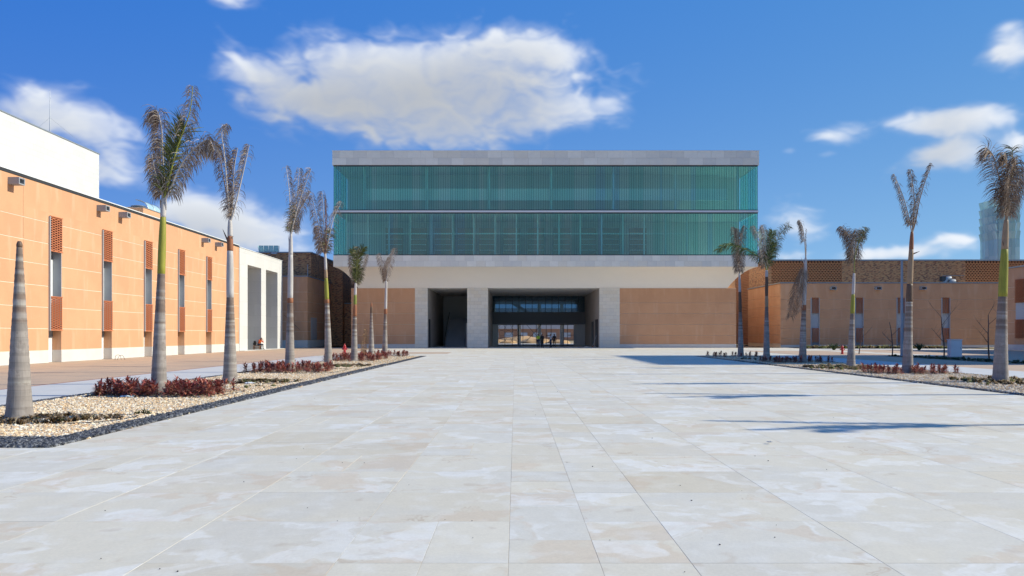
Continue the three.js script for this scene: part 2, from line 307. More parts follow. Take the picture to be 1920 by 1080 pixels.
// round sweep along points with radii
function sweepG(pts, radii, seg = 10, cap = true) {
  const P = [], U = [], I = [], n = pts.length; let len = 0;
  const up = new THREE.Vector3(0, 0, 1), T = new THREE.Vector3(), A = new THREE.Vector3(), B = new THREE.Vector3();
  for (let i = 0; i < n; i++) {
    T.subVectors(pts[Math.min(n - 1, i + 1)], pts[Math.max(0, i - 1)]).normalize();
    A.crossVectors(T, Math.abs(T.z) > 0.95 ? new THREE.Vector3(1, 0, 0) : up).normalize(); B.crossVectors(T, A);
    if (i) len += pts[i].distanceTo(pts[i - 1]);
    for (let k = 0; k <= seg; k++) {
      const a = k / seg * Math.PI * 2, c = Math.cos(a) * radii[i], s = Math.sin(a) * radii[i];
      P.push(pts[i].x + A.x * c + B.x * s, pts[i].y + A.y * c + B.y * s, pts[i].z + A.z * c + B.z * s); U.push(k / seg, len);
    }
  }
  for (let i = 0; i < n - 1; i++) for (let k = 0; k < seg; k++) { const a = i * (seg + 1) + k, b = a + seg + 1; I.push(a, a + 1, b, b, a + 1, b + 1); }
  if (cap) for (const [e, f] of [[0, 1], [n - 1, 0]]) {
    const c = P.length / 3; P.push(pts[e].x, pts[e].y, pts[e].z); U.push(0.5, 0);
    for (let k = 0; k < seg; k++) { const a = e * (seg + 1) + k; f ? I.push(c, a + 1, a) : I.push(c, a, a + 1); }
  }
  const g = new THREE.BufferGeometry();
  g.setAttribute('position', new THREE.Float32BufferAttribute(P, 3)); g.setAttribute('uv', new THREE.Float32BufferAttribute(U, 2)); g.setIndex(I); g.computeVertexNormals();
  return g;
}
const V = (x, y, z) => new THREE.Vector3(x, y, z);
const tubeG = (a, b, r, seg = 8) => sweepG([a, b], [r, r], seg);

// ================================================================ THE GROUND
structure('ground', (() => { const g = new THREE.PlaneGeometry(6000, 6000); g.rotateX(-Math.PI / 2); g.translate(0, -0.12, -1000); const p = g.attributes.position, u = g.attributes.uv; for (let i = 0; i < p.count; i++) u.setXY(i, p.getX(i), p.getZ(i)); return g; })(), M.earth);

// plaza of big limestone slabs: near ones one by one, the far ones joined
{
  const plaza = new THREE.Group(); plaza.name = 'plaza'; plaza.userData.kind = 'structure'; scene.add(plaza);
  box(plaza, 'mortar_bed', M.mortar, -7, 14.1, -0.11, -0.002, -98.3, 4);
  box(plaza, 'mortar_bed', M.mortar, -30, -7, -0.11, -0.002, -11.6, 4);
  box(plaza, 'mortar_bed', M.mortar, 14.1, 36, -0.11, -0.002, -11.6, 4);
  box(plaza, 'mortar_bed', M.mortar, -16, -7, -0.11, -0.002, -98.3, -61.4);
  box(plaza, 'mortar_bed', M.mortar, 14.1, 34, -0.11, -0.002, -98.3, -61.4);
  const xs = [-0.05, 0.63, 1.31]; for (let x = 2.74; x < 36; x += 1.44) xs.push(x); for (let x = -1.34; x > -30; x -= 1.42) xs.unshift(x);
  const rows = []; for (let k = -7; k < 74; k++) rows.push(5.75 + 1.28 * k);
  const far = M.paving.map(() => []);
  let near = 0;
  const put = (x0, x1, d0, d1, cent) => {
    const mid = (x0 + x1) / 2, dm = (d0 + d1) / 2;
    if (dm < 11.55 ? (mid < -30 || mid > 36) : dm < 61.4 ? (mid < -7 || mid > 14.1) : (mid < -16 || mid > 34)) return;
    if (dm > 11.55 && dm < 61.4) { x0 = Math.max(x0, -6.95); x1 = Math.min(x1, 14.08); if (x1 - x0 < 0.15) return; }
    const gap = rnd() < 0.15 ? R(0.004, 0.007) : R(0.002, 0.004), dy = R(-0.0006, 0.0006);
    const i = Math.min(5, Math.floor(rnd() * (rnd() < 0.4 ? 1 : 6)));
    const g = slabG(x0 + gap / 2, x1 - gap / 2, -d1 + gap / 2, -d0 - gap / 2, dy, 0.05, 0.001, R(0, 40), R(0, 40), R(-0.0005, 0.0005));
    const px = mid / dm;
    if (dm > 4.3 && dm < 24 && px > -0.72 && px < 0.70 && near < 296) { add(plaza, near ? `paving_slab_${String(near).padStart(3, '0')}` : 'paving_slab', g, M.paving[i]); near++; }
    else far[i].push(g);
  };
  for (let k = 0; k < rows.length - 1; k++) {
    const d0 = rows[k], d1 = Math.min(rows[k + 1], 98.25);
    if (d1 <= d0) continue;
    for (let c = 0; c < xs.length - 1; c++) {
      const x0 = xs[c], x1 = xs[c + 1], cent = x1 - x0 < 0.8;
      if (cent && rnd() < 0.8) { const m = (d0 + d1) / 2; put(x0, x1, d0, m); put(x0, x1, m, d1); }
      else if (!cent && rnd() < 0.12) { const m = x0 + (x1 - x0) * (rnd() < 0.5 ? 0.5 : R(0.3, 0.7)); put(x0, m, d0, d1); put(m, x1, d0, d1); }
      else put(x0, x1, d0, d1);
    }
  }
  far.forEach((l, i) => { if (l.length) { const m = add(plaza, 'far_paving', mergeGeometries(l), M.paving[i]); m.userData.kind = 'stuff'; } });
}
// ways beside the planting beds
structure('pale_path', boxG(-15.9, -12.35, -0.11, -0.008, -61.4, -11.7), M.palePath);
structure('tan_road', boxG(-44, -16.02, -0.11, -0.012, -100, -11.7), M.road);
structure('red_edging', boxG(-16.02, -15.9, -0.11, -0.004, -100, -11.7), M.kerbRed);
structure('tan_paving', boxG(-15.9, -6.0, -0.02, 0.006, -73.5, -68.2), M.road);
structure('pale_path', boxG(19.65, 23.4, -0.11, -0.008, -61.4, -11.7), M.palePath);
structure('tan_road', boxG(23.4, 29.0, -0.11, -0.012, -61.4, -11.7), M.road);
structure('tan_road', boxG(31.6, 53.9, -0.11, -0.012, -92, -11.7), M.road);
structure('tan_road', boxG(23.4, 31.6, -0.015, 0.006, -80, -61.4), M.road);
structure('planting_strip', boxG(29.0, 31.6, -0.11, 0.0, -61.4, -11.7), M.soil);
structure('planting_strip', boxG(36, 53.9, -0.11, 0.02, -99.6, -92), M.soil);
structure('pale_path', boxG(34, 53.9, -0.11, -0.004, -92, -86), M.palePath);

// planting beds: pale pebbles with a border of black stone chips
const rockGs = [0, 1, 2].map((k) => {
  const g = new THREE.IcosahedronGeometry(1, 0), p = g.attributes.position, r = rngOf(90 + k), seen = new Map();
  for (let i = 0; i < p.count; i++) { const key = [p.getX(i), p.getY(i), p.getZ(i)].map((v) => v.toFixed(3)).join(); if (!seen.has(key)) seen.set(key, 0.72 + 0.5 * r()); const s = seen.get(key); p.setXYZ(i, p.getX(i) * s, p.getY(i) * s * 0.72, p.getZ(i) * s); }
  g.computeVertexNormals(); return g;
});
function scatter(parent, name, n, spot, mat, size, tones, gi) {
  const im = new THREE.InstancedMesh(rockGs[gi], mat, n), m = new THREE.Matrix4(), q = new THREE.Quaternion(), e = new THREE.Euler(), s = new THREE.Vector3(), c = new THREE.Color();
  for (let i = 0; i < n; i++) {
    const [x, y, z] = spot(); e.set(R(-0.6, 0.6), R(0, 6.28), R(-0.6, 0.6)); q.setFromEuler(e);
    const k = R(size[0], size[1]); s.set(k * R(0.8, 1.25), k, k * R(0.8, 1.2)); m.compose(V(x, y, z), q, s); im.setMatrixAt(i, m);
    const t = tones[Math.floor(rnd() * tones.length)], f = R(0.85, 1.12); c.setRGB(t[0] * f, t[1] * f, t[2] * f); im.setColorAt(i, c);
  }
  im.name = name; im.userData.kind = 'stuff'; im.castShadow = im.receiveShadow = true; parent.add(im); return im;
}
const PALE = [[0.74, 0.56, 0.34], [0.68, 0.47, 0.26], [0.78, 0.66, 0.47], [0.60, 0.38, 0.20], [0.80, 0.73, 0.60], [0.52, 0.39, 0.26]];
const BLACK = [[0.05, 0.052, 0.058], [0.02, 0.021, 0.023], [0.11, 0.112, 0.12], [0.20, 0.20, 0.205], [0.03, 0.03, 0.033]];
function bed(x0, x1, d0, d1, inner, outer, end, nearTo, dens, label) {   // inner / outer: widths of black border on the plaza side / far side
  const b = new THREE.Group(); b.name = numbered('planting_bed'); b.userData.kind = 'structure'; scene.add(b);
  const left = x0 < 0, a0 = x0 + (left ? outer : inner), a1 = x1 - (left ? inner : outer);
  box(b, 'pebble_layer', M.pebbleBed, a0, a1, -0.11, 0.015, -d1 + 0.5, -d0 - end);
  box(b, 'chip_border', M.chipBed, x0, a0, -0.11, 0.0, -d1, -d0); box(b, 'chip_border', M.chipBed, a1, x1, -0.11, 0.0, -d1, -d0);
  box(b, 'chip_border', M.chipBed, a0, a1, -0.11, 0.0, -d0 - end, -d0); box(b, 'chip_border', M.chipBed, a0, a1, -0.11, 0.0, -d1, -d1 + 0.5);
  const wob = (z) => 0.07 * fbm(z * 0.7, 3.3, 256, 3, 9);
  const dens2 = (lo, hi) => { const t = Math.pow(rnd(), 1.7); return lo + (hi - lo) * t; };   // more of them where they are seen large
  scatter(b, 'pale_pebbles', dens, () => { const d = dens2(d0 + end, nearTo); return [R(a0, a1), 0.018, -d]; }, M.pebble, [0.014, 0.034], PALE, 0);
  scatter(b, 'pale_pebbles', dens / 4 | 0, () => { const d = dens2(d0 + end, d1 - 0.6); return [R(a0, a1), 0.02, -d]; }, M.pebble, [0.02, 0.045], PALE, 1);
  scatter(b, 'black_chips', dens / 4 | 0, () => { const d = dens2(d0 + 0.02, nearTo); return left ? [R(a1, x1 - 0.02) + wob(d), 0.006, -d] : [R(x0 + 0.02, a0) - wob(d), 0.006, -d]; }, M.chip, [0.02, 0.046], BLACK, 2);
  scatter(b, 'black_chips', dens / 8 | 0, () => { const d = dens2(d0 + 0.02, nearTo); return left ? [R(x0 + 0.02, a0) - wob(d), 0.006, -d] : [R(a1, x1 - 0.02), 0.006, -d]; }, M.chip, [0.014, 0.034], BLACK, 0);
  scatter(b, 'black_chips', dens / 6 | 0, () => [R(x0, x1), 0.006, -R(d0 + 0.02, d0 + end + 0.1)], M.chip, [0.02, 0.048], BLACK, 2);
  scatter(b, 'stray_pebbles', 160, () => [left ? R(a1, x1 + 0.1) : R(x0 - 0.1, a0), 0.012, -R(d0, nearTo)], M.pebble, [0.012, 0.03], PALE, 1);
}
bed(-12.3, -6.98, 11.6, 61.3, 0.5, 0.4, 1.05, 44, 60000);
bed(14.12, 19.6, 11.6, 61.3, 0.3, 0.3, 1.0, 50, 42000);

// ================================================================ BUILDINGS
// a course-panelled wall: stucco panels stand proud of a paler backing so that real grooves show between them
const COURSE = 1.27;
function coursesOf(y0, first, top) { const l = [[y0, first]]; let y = first; while (y + COURSE < top - 1) { l.push([y, y + COURSE]); y += COURSE; } l.push([y, top]); return l; }
// lattice of terracotta slats in the plane across u, between u0..u1, y0..y1; place(u0,u1,y0,y1,depth0,depth1) makes one box
function latticeG(u0, u1, y0, y1, cols, rowsN, place, bar = 0.05, thick = 0.04, slat = 0.12) {
  const g = [], cw = (u1 - u0) / cols, rh = (y1 - y0) / rowsN;
  for (let c = 0; c <= cols; c++) g.push(place(u0 + c * cw - bar * 0.4, u0 + c * cw + bar * 0.4, y0, y1, 0.004, thick - 0.004));
  for (let c = 0; c < cols; c++) for (let r = 0; r <= rowsN; r++) {
    const y = clamp(y0 + r * rh + (c % 2 ? rh * 0.5 : 0), y0 + bar / 2, y1 - bar / 2);
    g.push(place(u0 + c * cw + bar * 0.42, u0 + (c + 1) * cw - bar * 0.42, y - bar / 2, y + bar / 2, 0.04 - slat, thick));
  }
  return mergeGeometries(g);
}

// ---- left: long orange rendered building, white stone block on its roof and white portico at its end
{
  const b = thing('rendered_building', 'long sunlit orange building with tall slit windows, terracotta grilles and a white stone portico', 'building', [-27.5, 0, 0], 0.0096);
  const H = 10.62, W0 = [40.28, 46.31, 52.38, 58.43, 64.45, 70.46], ww = 1.36, S0 = 33.8, S1 = 79.1, D = -0.56, F = -0.016;   // local: x outward from the wall face, z = -distance along it
  box(b, 'core', M.interiorMid, -22, -3.4, 0.02, H - 0.15, -S1, -S0);
  const bays = []; let s = S0; for (const w of W0) { bays.push([s, w]); s = w + ww; } bays.push([s, S1]);
  const cs = coursesOf(0.75, 2.05, H - 0.02);
  bays.forEach(([a, e], bi) => {
    box(b, 'bay_backing', M.joint, -0.8, F, 0, H - 0.1, -e, -a);
    box(b, 'plinth', M.plinth, F, 0.012, 0, 0.75 - 0.01, -e, -a);
    cs.forEach(([y0, y1], ci) => {
      const cuts = a < 43.9 && e > 43.9 ? [[a, 43.885], [43.915, e]] : [[a, e]];
      for (const [p, q] of cuts) box(b, 'wall_panel', (bi + ci) % 2 ? M.stucco : M.stuccoB, F, 0, y0 + 0.022, y1 - (ci === cs.length - 1 ? 0 : 0.022), -q, -p, bi * 3.7, 0);
    });
  });
  W0.forEach((w) => {
    const g = sub(b, 'window'), e = w + ww, top = 8.78;
    box(g, 'lintel', M.stucco, -0.8, 0.0, top, H - 0.02, -e, -w);
    box(g, 'upper_jamb', M.greyPanel, D, -0.002, 2.0, top, -e, -e + 0.03);
    box(g, 'lower_jamb', M.stucco, D, -0.002, 0.75, 1.93, -e, -e + 0.03);
    box(g, 'base_jamb', M.plinth, D, -0.002, 0, 0.75, -e, -e + 0.03);
    box(g, 'near_jamb', M.greyPanel, D, 0.11, 1.93, top, -w - 0.06, -w);
    box(g, 'soffit_slab', M.greyPanel, D, -0.01, 1.93, 2.0, -e + 0.03, -w - 0.06);
    box(g, 'glazing', M.darkGlass, D - 0.012, D, 2.0, top, -e, -w);
    box(g, 'lower_panel', M.whitePaint, -0.62, D, 0, 1.93, -e, -w);
    box(g, 'glazing_frame', M.whiteMetal, D, D + 0.04, 2.0, 6.3, -e + 0.03, -e + 0.62);
    const lv = [], lw = []; for (let k = 0; k < 5; k++) { lv.push(boxG(D + 0.01, D + 0.05, 6.32 + k * 0.09, 6.37 + k * 0.09, -e + 0.03, -e + 0.6)); lw.push(boxG(D + 0.01, D + 0.05, 1.5 + k * 0.08, 1.545 + k * 0.08, -e + 0.03, -e + 0.9)); }
    add(g, 'louvre', mergeGeometries(lv), M.louvre); add(g, 'louvre', mergeGeometries(lw), M.louvre);
    const place = (a, c, y0, y1, d0, d1) => boxG(0.015 + d0, 0.015 + d1, y0, y1, -c, -a);
    add(g, 'terracotta_grille', latticeG(w + 0.09, e - 0.03, 6.76, top - 0.02, 5, 14, place), M.terracotta);
    add(g, 'terracotta_grille', latticeG(w + 0.09, e - 0.03, 1.97, 3.95, 5, 14, place), M.terracotta);
    for (const y of [6.7, 3.95, 1.93, top]) box(g, 'grille_rail', M.terracotta, 0.012, 0.108, y, y + 0.05, -e + 0.02, -w - 0.065);
  });
  box(b, 'parapet_flashing', M.darkMetal, -0.85, 0.03, H, H + 0.16, -S1 + 0.02, -S0);
  box(b, 'parapet_coping', M.whiteMetal, -0.9, 0.06, H + 0.16, H + 0.22, -S1 + 0.02, -S0);
  box(b, 'roof_deck', M.palePath, -22, -0.85, H - 0.14, H, -S1, -S0);
  for (const d of [42.8, 52.0, 54.9, 69.7, 72.9]) {                 // water spouts
    const g = [boxG(0, 0.62, 9.98, 10.04, -d - 0.27, -d + 0.27), boxG(0, 0.62, 10.04, 10.36, -d - 0.27, -d - 0.2), boxG(0, 0.62, 10.04, 10.36, -d + 0.2, -d + 0.27), boxG(0, 0.62, 10.30, 10.36, -d - 0.2, -d + 0.2)];
    add(b, 'water_spout', mergeGeometries(g), M.concrete);
  }
  // portico
  const p = sub(b, 'portico'), T = 10.62, O = 9.05;
  for (const [a, e] of [[79.12, 81.6], [86.1, 87.8], [92.2, 94.15]]) box(p, 'pier', M.porticoStone, -7, 0.05, 0, O, -e, -a);
  box(p, 'lintel', M.porticoStone, -7, 0.05, O + 0.002, T, -94.15, -79.12);
  box(p, 'back_wall', M.porticoStone, -7.4, -7, 0, T - 0.05, -94.15, -79.12);
  box(p, 'coping', M.whiteMetal, -7.4, 0.1, T, T + 0.06, -94.2, -79.12);
  box(p, 'porch_floor', M.palePath, -7, 0.6, -0.05, 0.03, -94.5, -79.12);
  // white stone block on the roof
  const w = sub(b, 'roof_block');
  box(w, 'block_wall', M.stoneFar, -24, -8.6, H + 0.005, 17.6, -68.4, -41);
  box(w, 'block_coping', M.coping, -24.1, -8.55, 17.6, 17.68, -68.5, -40.9);
  box(b, 'stair_head', M.stucco, -8, -4.3, H + 0.005, 12.77, -71.5, -67.5);
  box(b, 'stair_head_coping', M.coping, -8.05, -4.25, 12.77, 12.82, -71.55, -67.45);
  box(b, 'stair_head_door', M.darkMetal, -4.3, -4.27, 11.2, 12.2, -70.8, -70.2);
}
{ // things on that roof
  const vd = thing('roof_ventilator', 'low round metal ventilator on the orange stair head of the left roof', 'ventilator', [-33.4, 12.82, -68.6]);
  add(vd, 'neck', tubeG(V(0, 0, 0), V(0, 0.18, 0), 0.35, 16), M.steel);
  add(vd, 'cap', new THREE.LatheGeometry([[0, 0.36], [0.25, 0.33], [0.62, 0.24], [0.66, 0.2], [0.5, 0.17], [0, 0.17]].map(([r, y]) => new THREE.Vector2(r, y)), 20), M.steel);
  const sk = thing('glass_skylight', 'rounded green glass skylight vault beside the orange stair head', 'skylight', [-32.6, 12.82, -70.2]);
  const sg = []; for (let k = 0; k < 10; k++) { const a0 = k / 10 * Math.PI / 2, a1 = (k + 1) / 10 * Math.PI / 2; sg.push(new THREE.BufferGeometry().setFromPoints([V(-1.2 + 1.1 * Math.sin(a0), 0.86 * Math.cos(a0), 1.3), V(-1.2 + 1.1 * Math.sin(a1), 0.86 * Math.cos(a1), 1.3), V(-1.2 + 1.1 * Math.sin(a1), 0.86 * Math.cos(a1), -1.3), V(-1.2 + 1.1 * Math.sin(a0), 0.86 * Math.cos(a0), 1.3), V(-1.2 + 1.1 * Math.sin(a1), 0.86 * Math.cos(a1), -1.3), V(-1.2 + 1.1 * Math.sin(a0), 0.86 * Math.cos(a0), -1.3)])); }
  const v = mergeGeometries(sg); v.computeVertexNormals(); add(sk, 'vault_glass', v, M.towerGlass[0]);
  for (const z of [-1.3, 0, 1.3]) add(sk, 'rib', sweepG([0, 0.25, 0.5, 0.75, 1].map((t) => V(-1.2 + 1.12 * Math.sin(t * 1.57), 0.88 * Math.cos(t * 1.57), z)), [0.04, 0.04, 0.04, 0.04, 0.04], 6), M.steel);
  const an = thing('lightning_mast', 'thin guyed lightning mast above the white stone roof block', 'mast', [-37.3, 17.68, -62]);
  add(an, 'pole', sweepG([V(0, 0, 0), V(0, 1.2, 0), V(0, 3.6, 0)], [0.035, 0.03, 0.012], 8), M.steel);
  for (const [x, z] of [[-0.9, 0.8], [0.6, -4.4], [-0.9, -1.5]]) add(an, 'guy_wire', tubeG(V(0, 1.4, 0), V(x, 0, z), 0.008, 5), M.steel);
}

// ---- wings of brick and render either side of the hall; side = -1 left (dark in the hall's shadow), +1 right
function screenG(place, u0, u1, y0, y1, cell, rh) {                                    // honeycomb of bricks with open holes
  const g = []; let r = 0;
  for (let y = y0; y < y1 - rh * 0.5; y += rh, r++) for (let u = u0 - (r % 2) * cell / 2; u < u1; u += cell) { const a = Math.max(u0, u), e = Math.min(u1, u + cell * 0.52); if (e - a > 0.03) g.push(place(a, e, y, Math.min(y1, y + rh * 0.97))); }
  return mergeGeometries(g);
}
function courseWall(b, name, mats, place, u0, u1, y0, first, top) {
  let k = 0; for (const [a, e] of coursesOf(y0, first, top)) b.add(Object.assign(add(b, name, place(u0, u1, a + 0.018, e - 0.018, 0.04), mats[k++ % mats.length])));
}
{
  const b = thing('brick_wing', 'dark shaded brick wing with a lower orange block between portico and glass hall', 'building', [0, 0, -99]);
  const X = -26.6;   // world x; local z = -(distance-99)
  box(b, 'lower_core', M.joint, -36, X - 0.04, 0, 9.1, -13, -0.04);
  box(b, 'lower_plinth', M.plinth, -36, X + 0.01, 0, 0.95, -13, 0.01);
  courseWall(b, 'wall_panel', [M.stucco, M.stuccoB], (u0, u1, y0, y1, t) => boxG(u0, u1, y0, y1, -t, 0), -29.8, X, 0.95, 2.05, 9.1);
  courseWall(b, 'wall_panel', [M.stucco, M.stuccoB], (u0, u1, y0, y1, t) => boxG(X - t, X, y0, y1, u0, u1), -13, -0.045, 0.95, 2.05, 9.1);
  box(b, 'lower_coping', M.coping, -36, X + 0.08, 9.1, 9.22, -13, 0.08);
  box(b, 'side_window', M.windowGlass, X + 0.002, X + 0.03, 1.0, 3.9, -4.6, -1.7);
  box(b, 'upper_brick', M.brick, -44, -27.2, 0, 12.55, -22, -4.0);
  box(b, 'upper_coping', M.coping, -44.1, -27.1, 12.55, 12.7, -22.1, -3.9);
  box(b, 'rear_brick', M.brick, -27.2, -25.0, 0, 11.9, -22, -13.0);
  box(b, 'link_wall', M.brick, -25.0, -20.5, 0, 6.2, -14.6, -14.2);
  box(b, 'link_coping', M.coping, -25.0, -20.5, 6.2, 6.3, -14.7, -14.1);
  add(b, 'stay_rod', tubeG(V(-29.4, 4.2, 0.7), V(-27.4, 2.3, 0.6), 0.02, 6), M.darkMetal);
  add(b, 'flood_lamp_arm', tubeG(V(-33.9, 12.0, -3.95), V(-32.0, 12.35, -3.0), 0.03, 6), M.steel);
  add(b, 'flood_lamp', boxG(-32.1, -31.4, 12.3, 12.48, -3.2, -2.8), M.steel);
  add(b, 'downpipe', tubeG(V(-27.6, 9.2, -3.9), V(-27.6, 11.0, -3.9), 0.05, 8), M.steel);
}
{
  const b = thing('sunlit_brick_wing', 'far brick wing glimpsed in sunlight behind the left corner of the hall', 'building', [-27, 0, -132]);
  box(b, 'brick_wall', M.brick, -4, 4.2, 0, 10.6, -8, 0); box(b, 'coping', M.coping, -4, 4.3, 10.6, 10.8, -8, 0.1);
}
{
  const b = thing('brick_and_render_wing', 'shaded orange block with slit windows below a patterned brick upper storey, right of the hall', 'building', [0, 0, -100]);
  const X = 34.3, XE = 64, Hl = 8.3, win = [38.2, 43.9, 49.3, 55.1], ww = 1.15;
  box(b, 'lower_core', M.interiorMid, X + 0.6, XE, 0.02, Hl - 0.05, -14, -0.6);
  // left flank, faces the hall
  box(b, 'flank_backing', M.joint, X + 0.04, X + 0.6, 0, Hl - 0.03, -14, -0.04);
  courseWall(b, 'flank_panel', [M.stucco, M.stuccoB], (u0, u1, y0, y1, t) => boxG(X, X + t, y0, y1, u0, u1), -14, -0.045, 0.5, 1.6, Hl);
  box(b, 'flank_door', M.concrete, X - 0.02, X + 0.03, 0, 3.1, -6.6, -5.0);
  // front, bay by bay
  const bays = []; let x = X + 0.045; for (const w of win) { bays.push([x, w]); x = w + ww; } bays.push([x, XE]);
  bays.forEach(([a, e], bi) => {
    box(b, 'bay_backing', M.joint, a, e, 0, Hl - 0.03, -0.6, -0.04);
    box(b, 'plinth', M.plinth, a, e, 0, 0.34, -0.04, 0.012);
    coursesOf(0.34, 1.15, Hl).forEach(([y0, y1], ci) => box(b, 'wall_panel', (bi + ci) % 2 ? M.stucco : M.stuccoB, a, e, y0 + 0.018, y1 - 0.018, -0.04, 0, bi * 2.9, 0));
  });
  win.forEach((w) => {
    const g = sub(b, 'window'), e = w + ww;
    box(g, 'lintel', M.stucco, w, e, 6.45, Hl - 0.02, -0.6, 0);
    box(g, 'glazing', M.windowGlass, w, e, 2.5, 4.45, -0.4, -0.35);
    box(g, 'jamb', M.greyPanel, w, w + 0.12, 0, 6.45, -0.4, 0.03); box(g, 'jamb', M.greyPanel, e - 0.05, e, 0, 6.45, -0.4, 0.015);
    box(g, 'sill_panel', M.concrete, w + 0.12, e - 0.05, 0, 0.7, -0.35, -0.3);
    const place = (a, c, y0, y1, d0, d1) => boxG(a, c, y0, y1, -0.13 + d0, -0.13 + d1);
    add(g, 'terracotta_grille', latticeG(w + 0.15, e - 0.08, 4.45, 6.4, 4, 13, place), M.terracotta); add(g, 'terracotta_grille', latticeG(w + 0.15, e - 0.08, 0.72, 2.5, 4, 12, place), M.terracotta);
  });
  box(b, 'lower_coping', M.coping, X - 0.1, XE, Hl, Hl + 0.13, -14, 0.1);
  box(b, 'lower_roof', M.palePath, X + 0.1, XE, Hl - 0.04, Hl - 0.01, -11.9, -0.05);
  for (const sx of [41.0, 46.8, 52.6]) {
    add(b, 'water_spout', mergeGeometries([boxG(sx - 0.35, sx + 0.35, 7.45, 7.52, 0, 0.55), boxG(sx - 0.35, sx + 0.35, 7.78, 7.85, 0, 0.55), boxG(sx - 0.35, sx - 0.27, 7.52, 7.78, 0, 0.55), boxG(sx + 0.27, sx + 0.35, 7.52, 7.78, 0, 0.55)]), M.concrete);
  }
  // brick storey behind, wall face at local z -12
  const XB = 36.4, Ht = 12.35, zf = -12;
  box(b, 'brick_wall', M.brick, XB + 1.3, XE, 0, Ht - 0.02, -34, zf - 1.3);
  box(b, 'brick_facing', M.brick, XB, 37.1, 0, Ht, zf - 0.34, zf); box(b, 'brick_facing', M.brick, 47.3, 65.2, 0, Ht, zf - 0.34, zf);
  box(b, 'screen_base', M.brick, 37.1, 47.3, 0, 8.55, zf - 0.34, zf - 0.003);
  
  [0, 1].forEach((k) => { const m = add(b, 'pierced_brick_screen', screenG((u0, u1, y0, y1) => boxG(u0, u1, y0, y1, zf - 0.28, zf - 0.01 + k * 0.006), 37.1, 47.3, 8.55 + k * 0.13, Ht - 0.05, 0.44, 0.26), M.brickPiece[k]); m.userData.kind = 'stuff'; });
  box(b, 'brick_wall', M.brick, XE, 78, 8.5, Ht - 0.02, -34, zf - 1.3);
  [0, 1].forEach((k) => { const m = add(b, 'pierced_brick_screen', screenG((u0, u1, y0, y1) => boxG(u0, u1, y0, y1, zf - 0.28, zf - 0.01 + k * 0.006), 65.2, 78, 8.55 + k * 0.13, Ht - 0.05, 0.44, 0.26), M.brickPiece[k]); m.userData.kind = 'stuff'; });
  box(b, 'brick_wall', M.brick, XE, 78, 0, 8.5, -34, zf - 0.35);
  box(b, 'upper_coping', M.coping, XB - 0.1, 78, Ht, Ht + 0.2, -34, zf + 0.1);
  // flank of the brick storey, faces the hall: plain brick between two pierced screens
  box(b, 'flank_brick', M.brick, XB, XB + 0.3, 0, Ht, -20.5, zf - 0.34);
  
  [0, 1].forEach((k) => { const m = add(b, 'pierced_brick_screen', screenG((u0, u1, y0, y1) => boxG(XB - 0.006 * k, XB + 0.24, y0, y1, u0, u1), -34, -20.5, 0.1 + k * 0.13, Ht - 0.05, 0.44, 0.26), M.brickPiece[k]); m.userData.kind = 'stuff'; });
  box(b, 'flank_gate', M.darkMetal, XB - 0.06, XB - 0.01, 0, 3.4, -19.8, -17.4);
  add(b, 'conduit', mergeGeometries([tubeG(V(61.9, 8.4, zf + 0.06), V(61.9, 10.2, zf + 0.06), 0.035, 6), tubeG(V(61.9, 10.2, zf + 0.06), V(65.0, 10.2, zf + 0.06), 0.035, 6)]), M.coping);
}
{ // further right: the wing turns toward the plaza; its tall roof block (out of the picture) throws the broad shadow over the paving
  const b = thing('east_wing', 'orange wing at the right edge whose long flank faces the plaza', 'building', [54, 0, -85]);
  box(b, 'core', M.joint, 0.04, 22, 0, 8.85, 0.04, 60); 
  courseWall(b, 'wall_panel', [M.stucco, M.stuccoB], (u0, u1, y0, y1, t) => boxG(0, t, y0, y1, u0, u1), 0.04, 60, 0.6, 1.75, 8.9);
  box(b, 'plinth', M.plinth, -0.012, 0.04, 0, 0.6, 0.03, 60);
  box(b, 'coping', M.coping, -0.1, 22, 8.9, 9.05, 0, 60);
  for (const z of [1.6, 8, 14.4]) {
    const g = sub(b, 'window');
    box(g, 'glazing', M.windowGlass, -0.02, 0.02, 3.3, 5.1, z, z + 1.4);
    add(g, 'terracotta_grille', latticeG(z, z + 1.4, 5.1, 7.6, 6, 16, (a, c, y0, y1, d0, d1) => boxG(-0.1 + d0, -0.1 + d1, y0, y1, a, c)), M.terracotta);
    add(g, 'terracotta_grille', latticeG(z, z + 1.4, 1.3, 3.3, 6, 14, (a, c, y0, y1, d0, d1) => boxG(-0.1 + d0, -0.1 + d1, y0, y1, a, c)), M.terracotta);
  }
  box(b, 'roof_block', M.stoneFar, 3, 20, 9.06, 32.6, 20.5, 39.5);
}

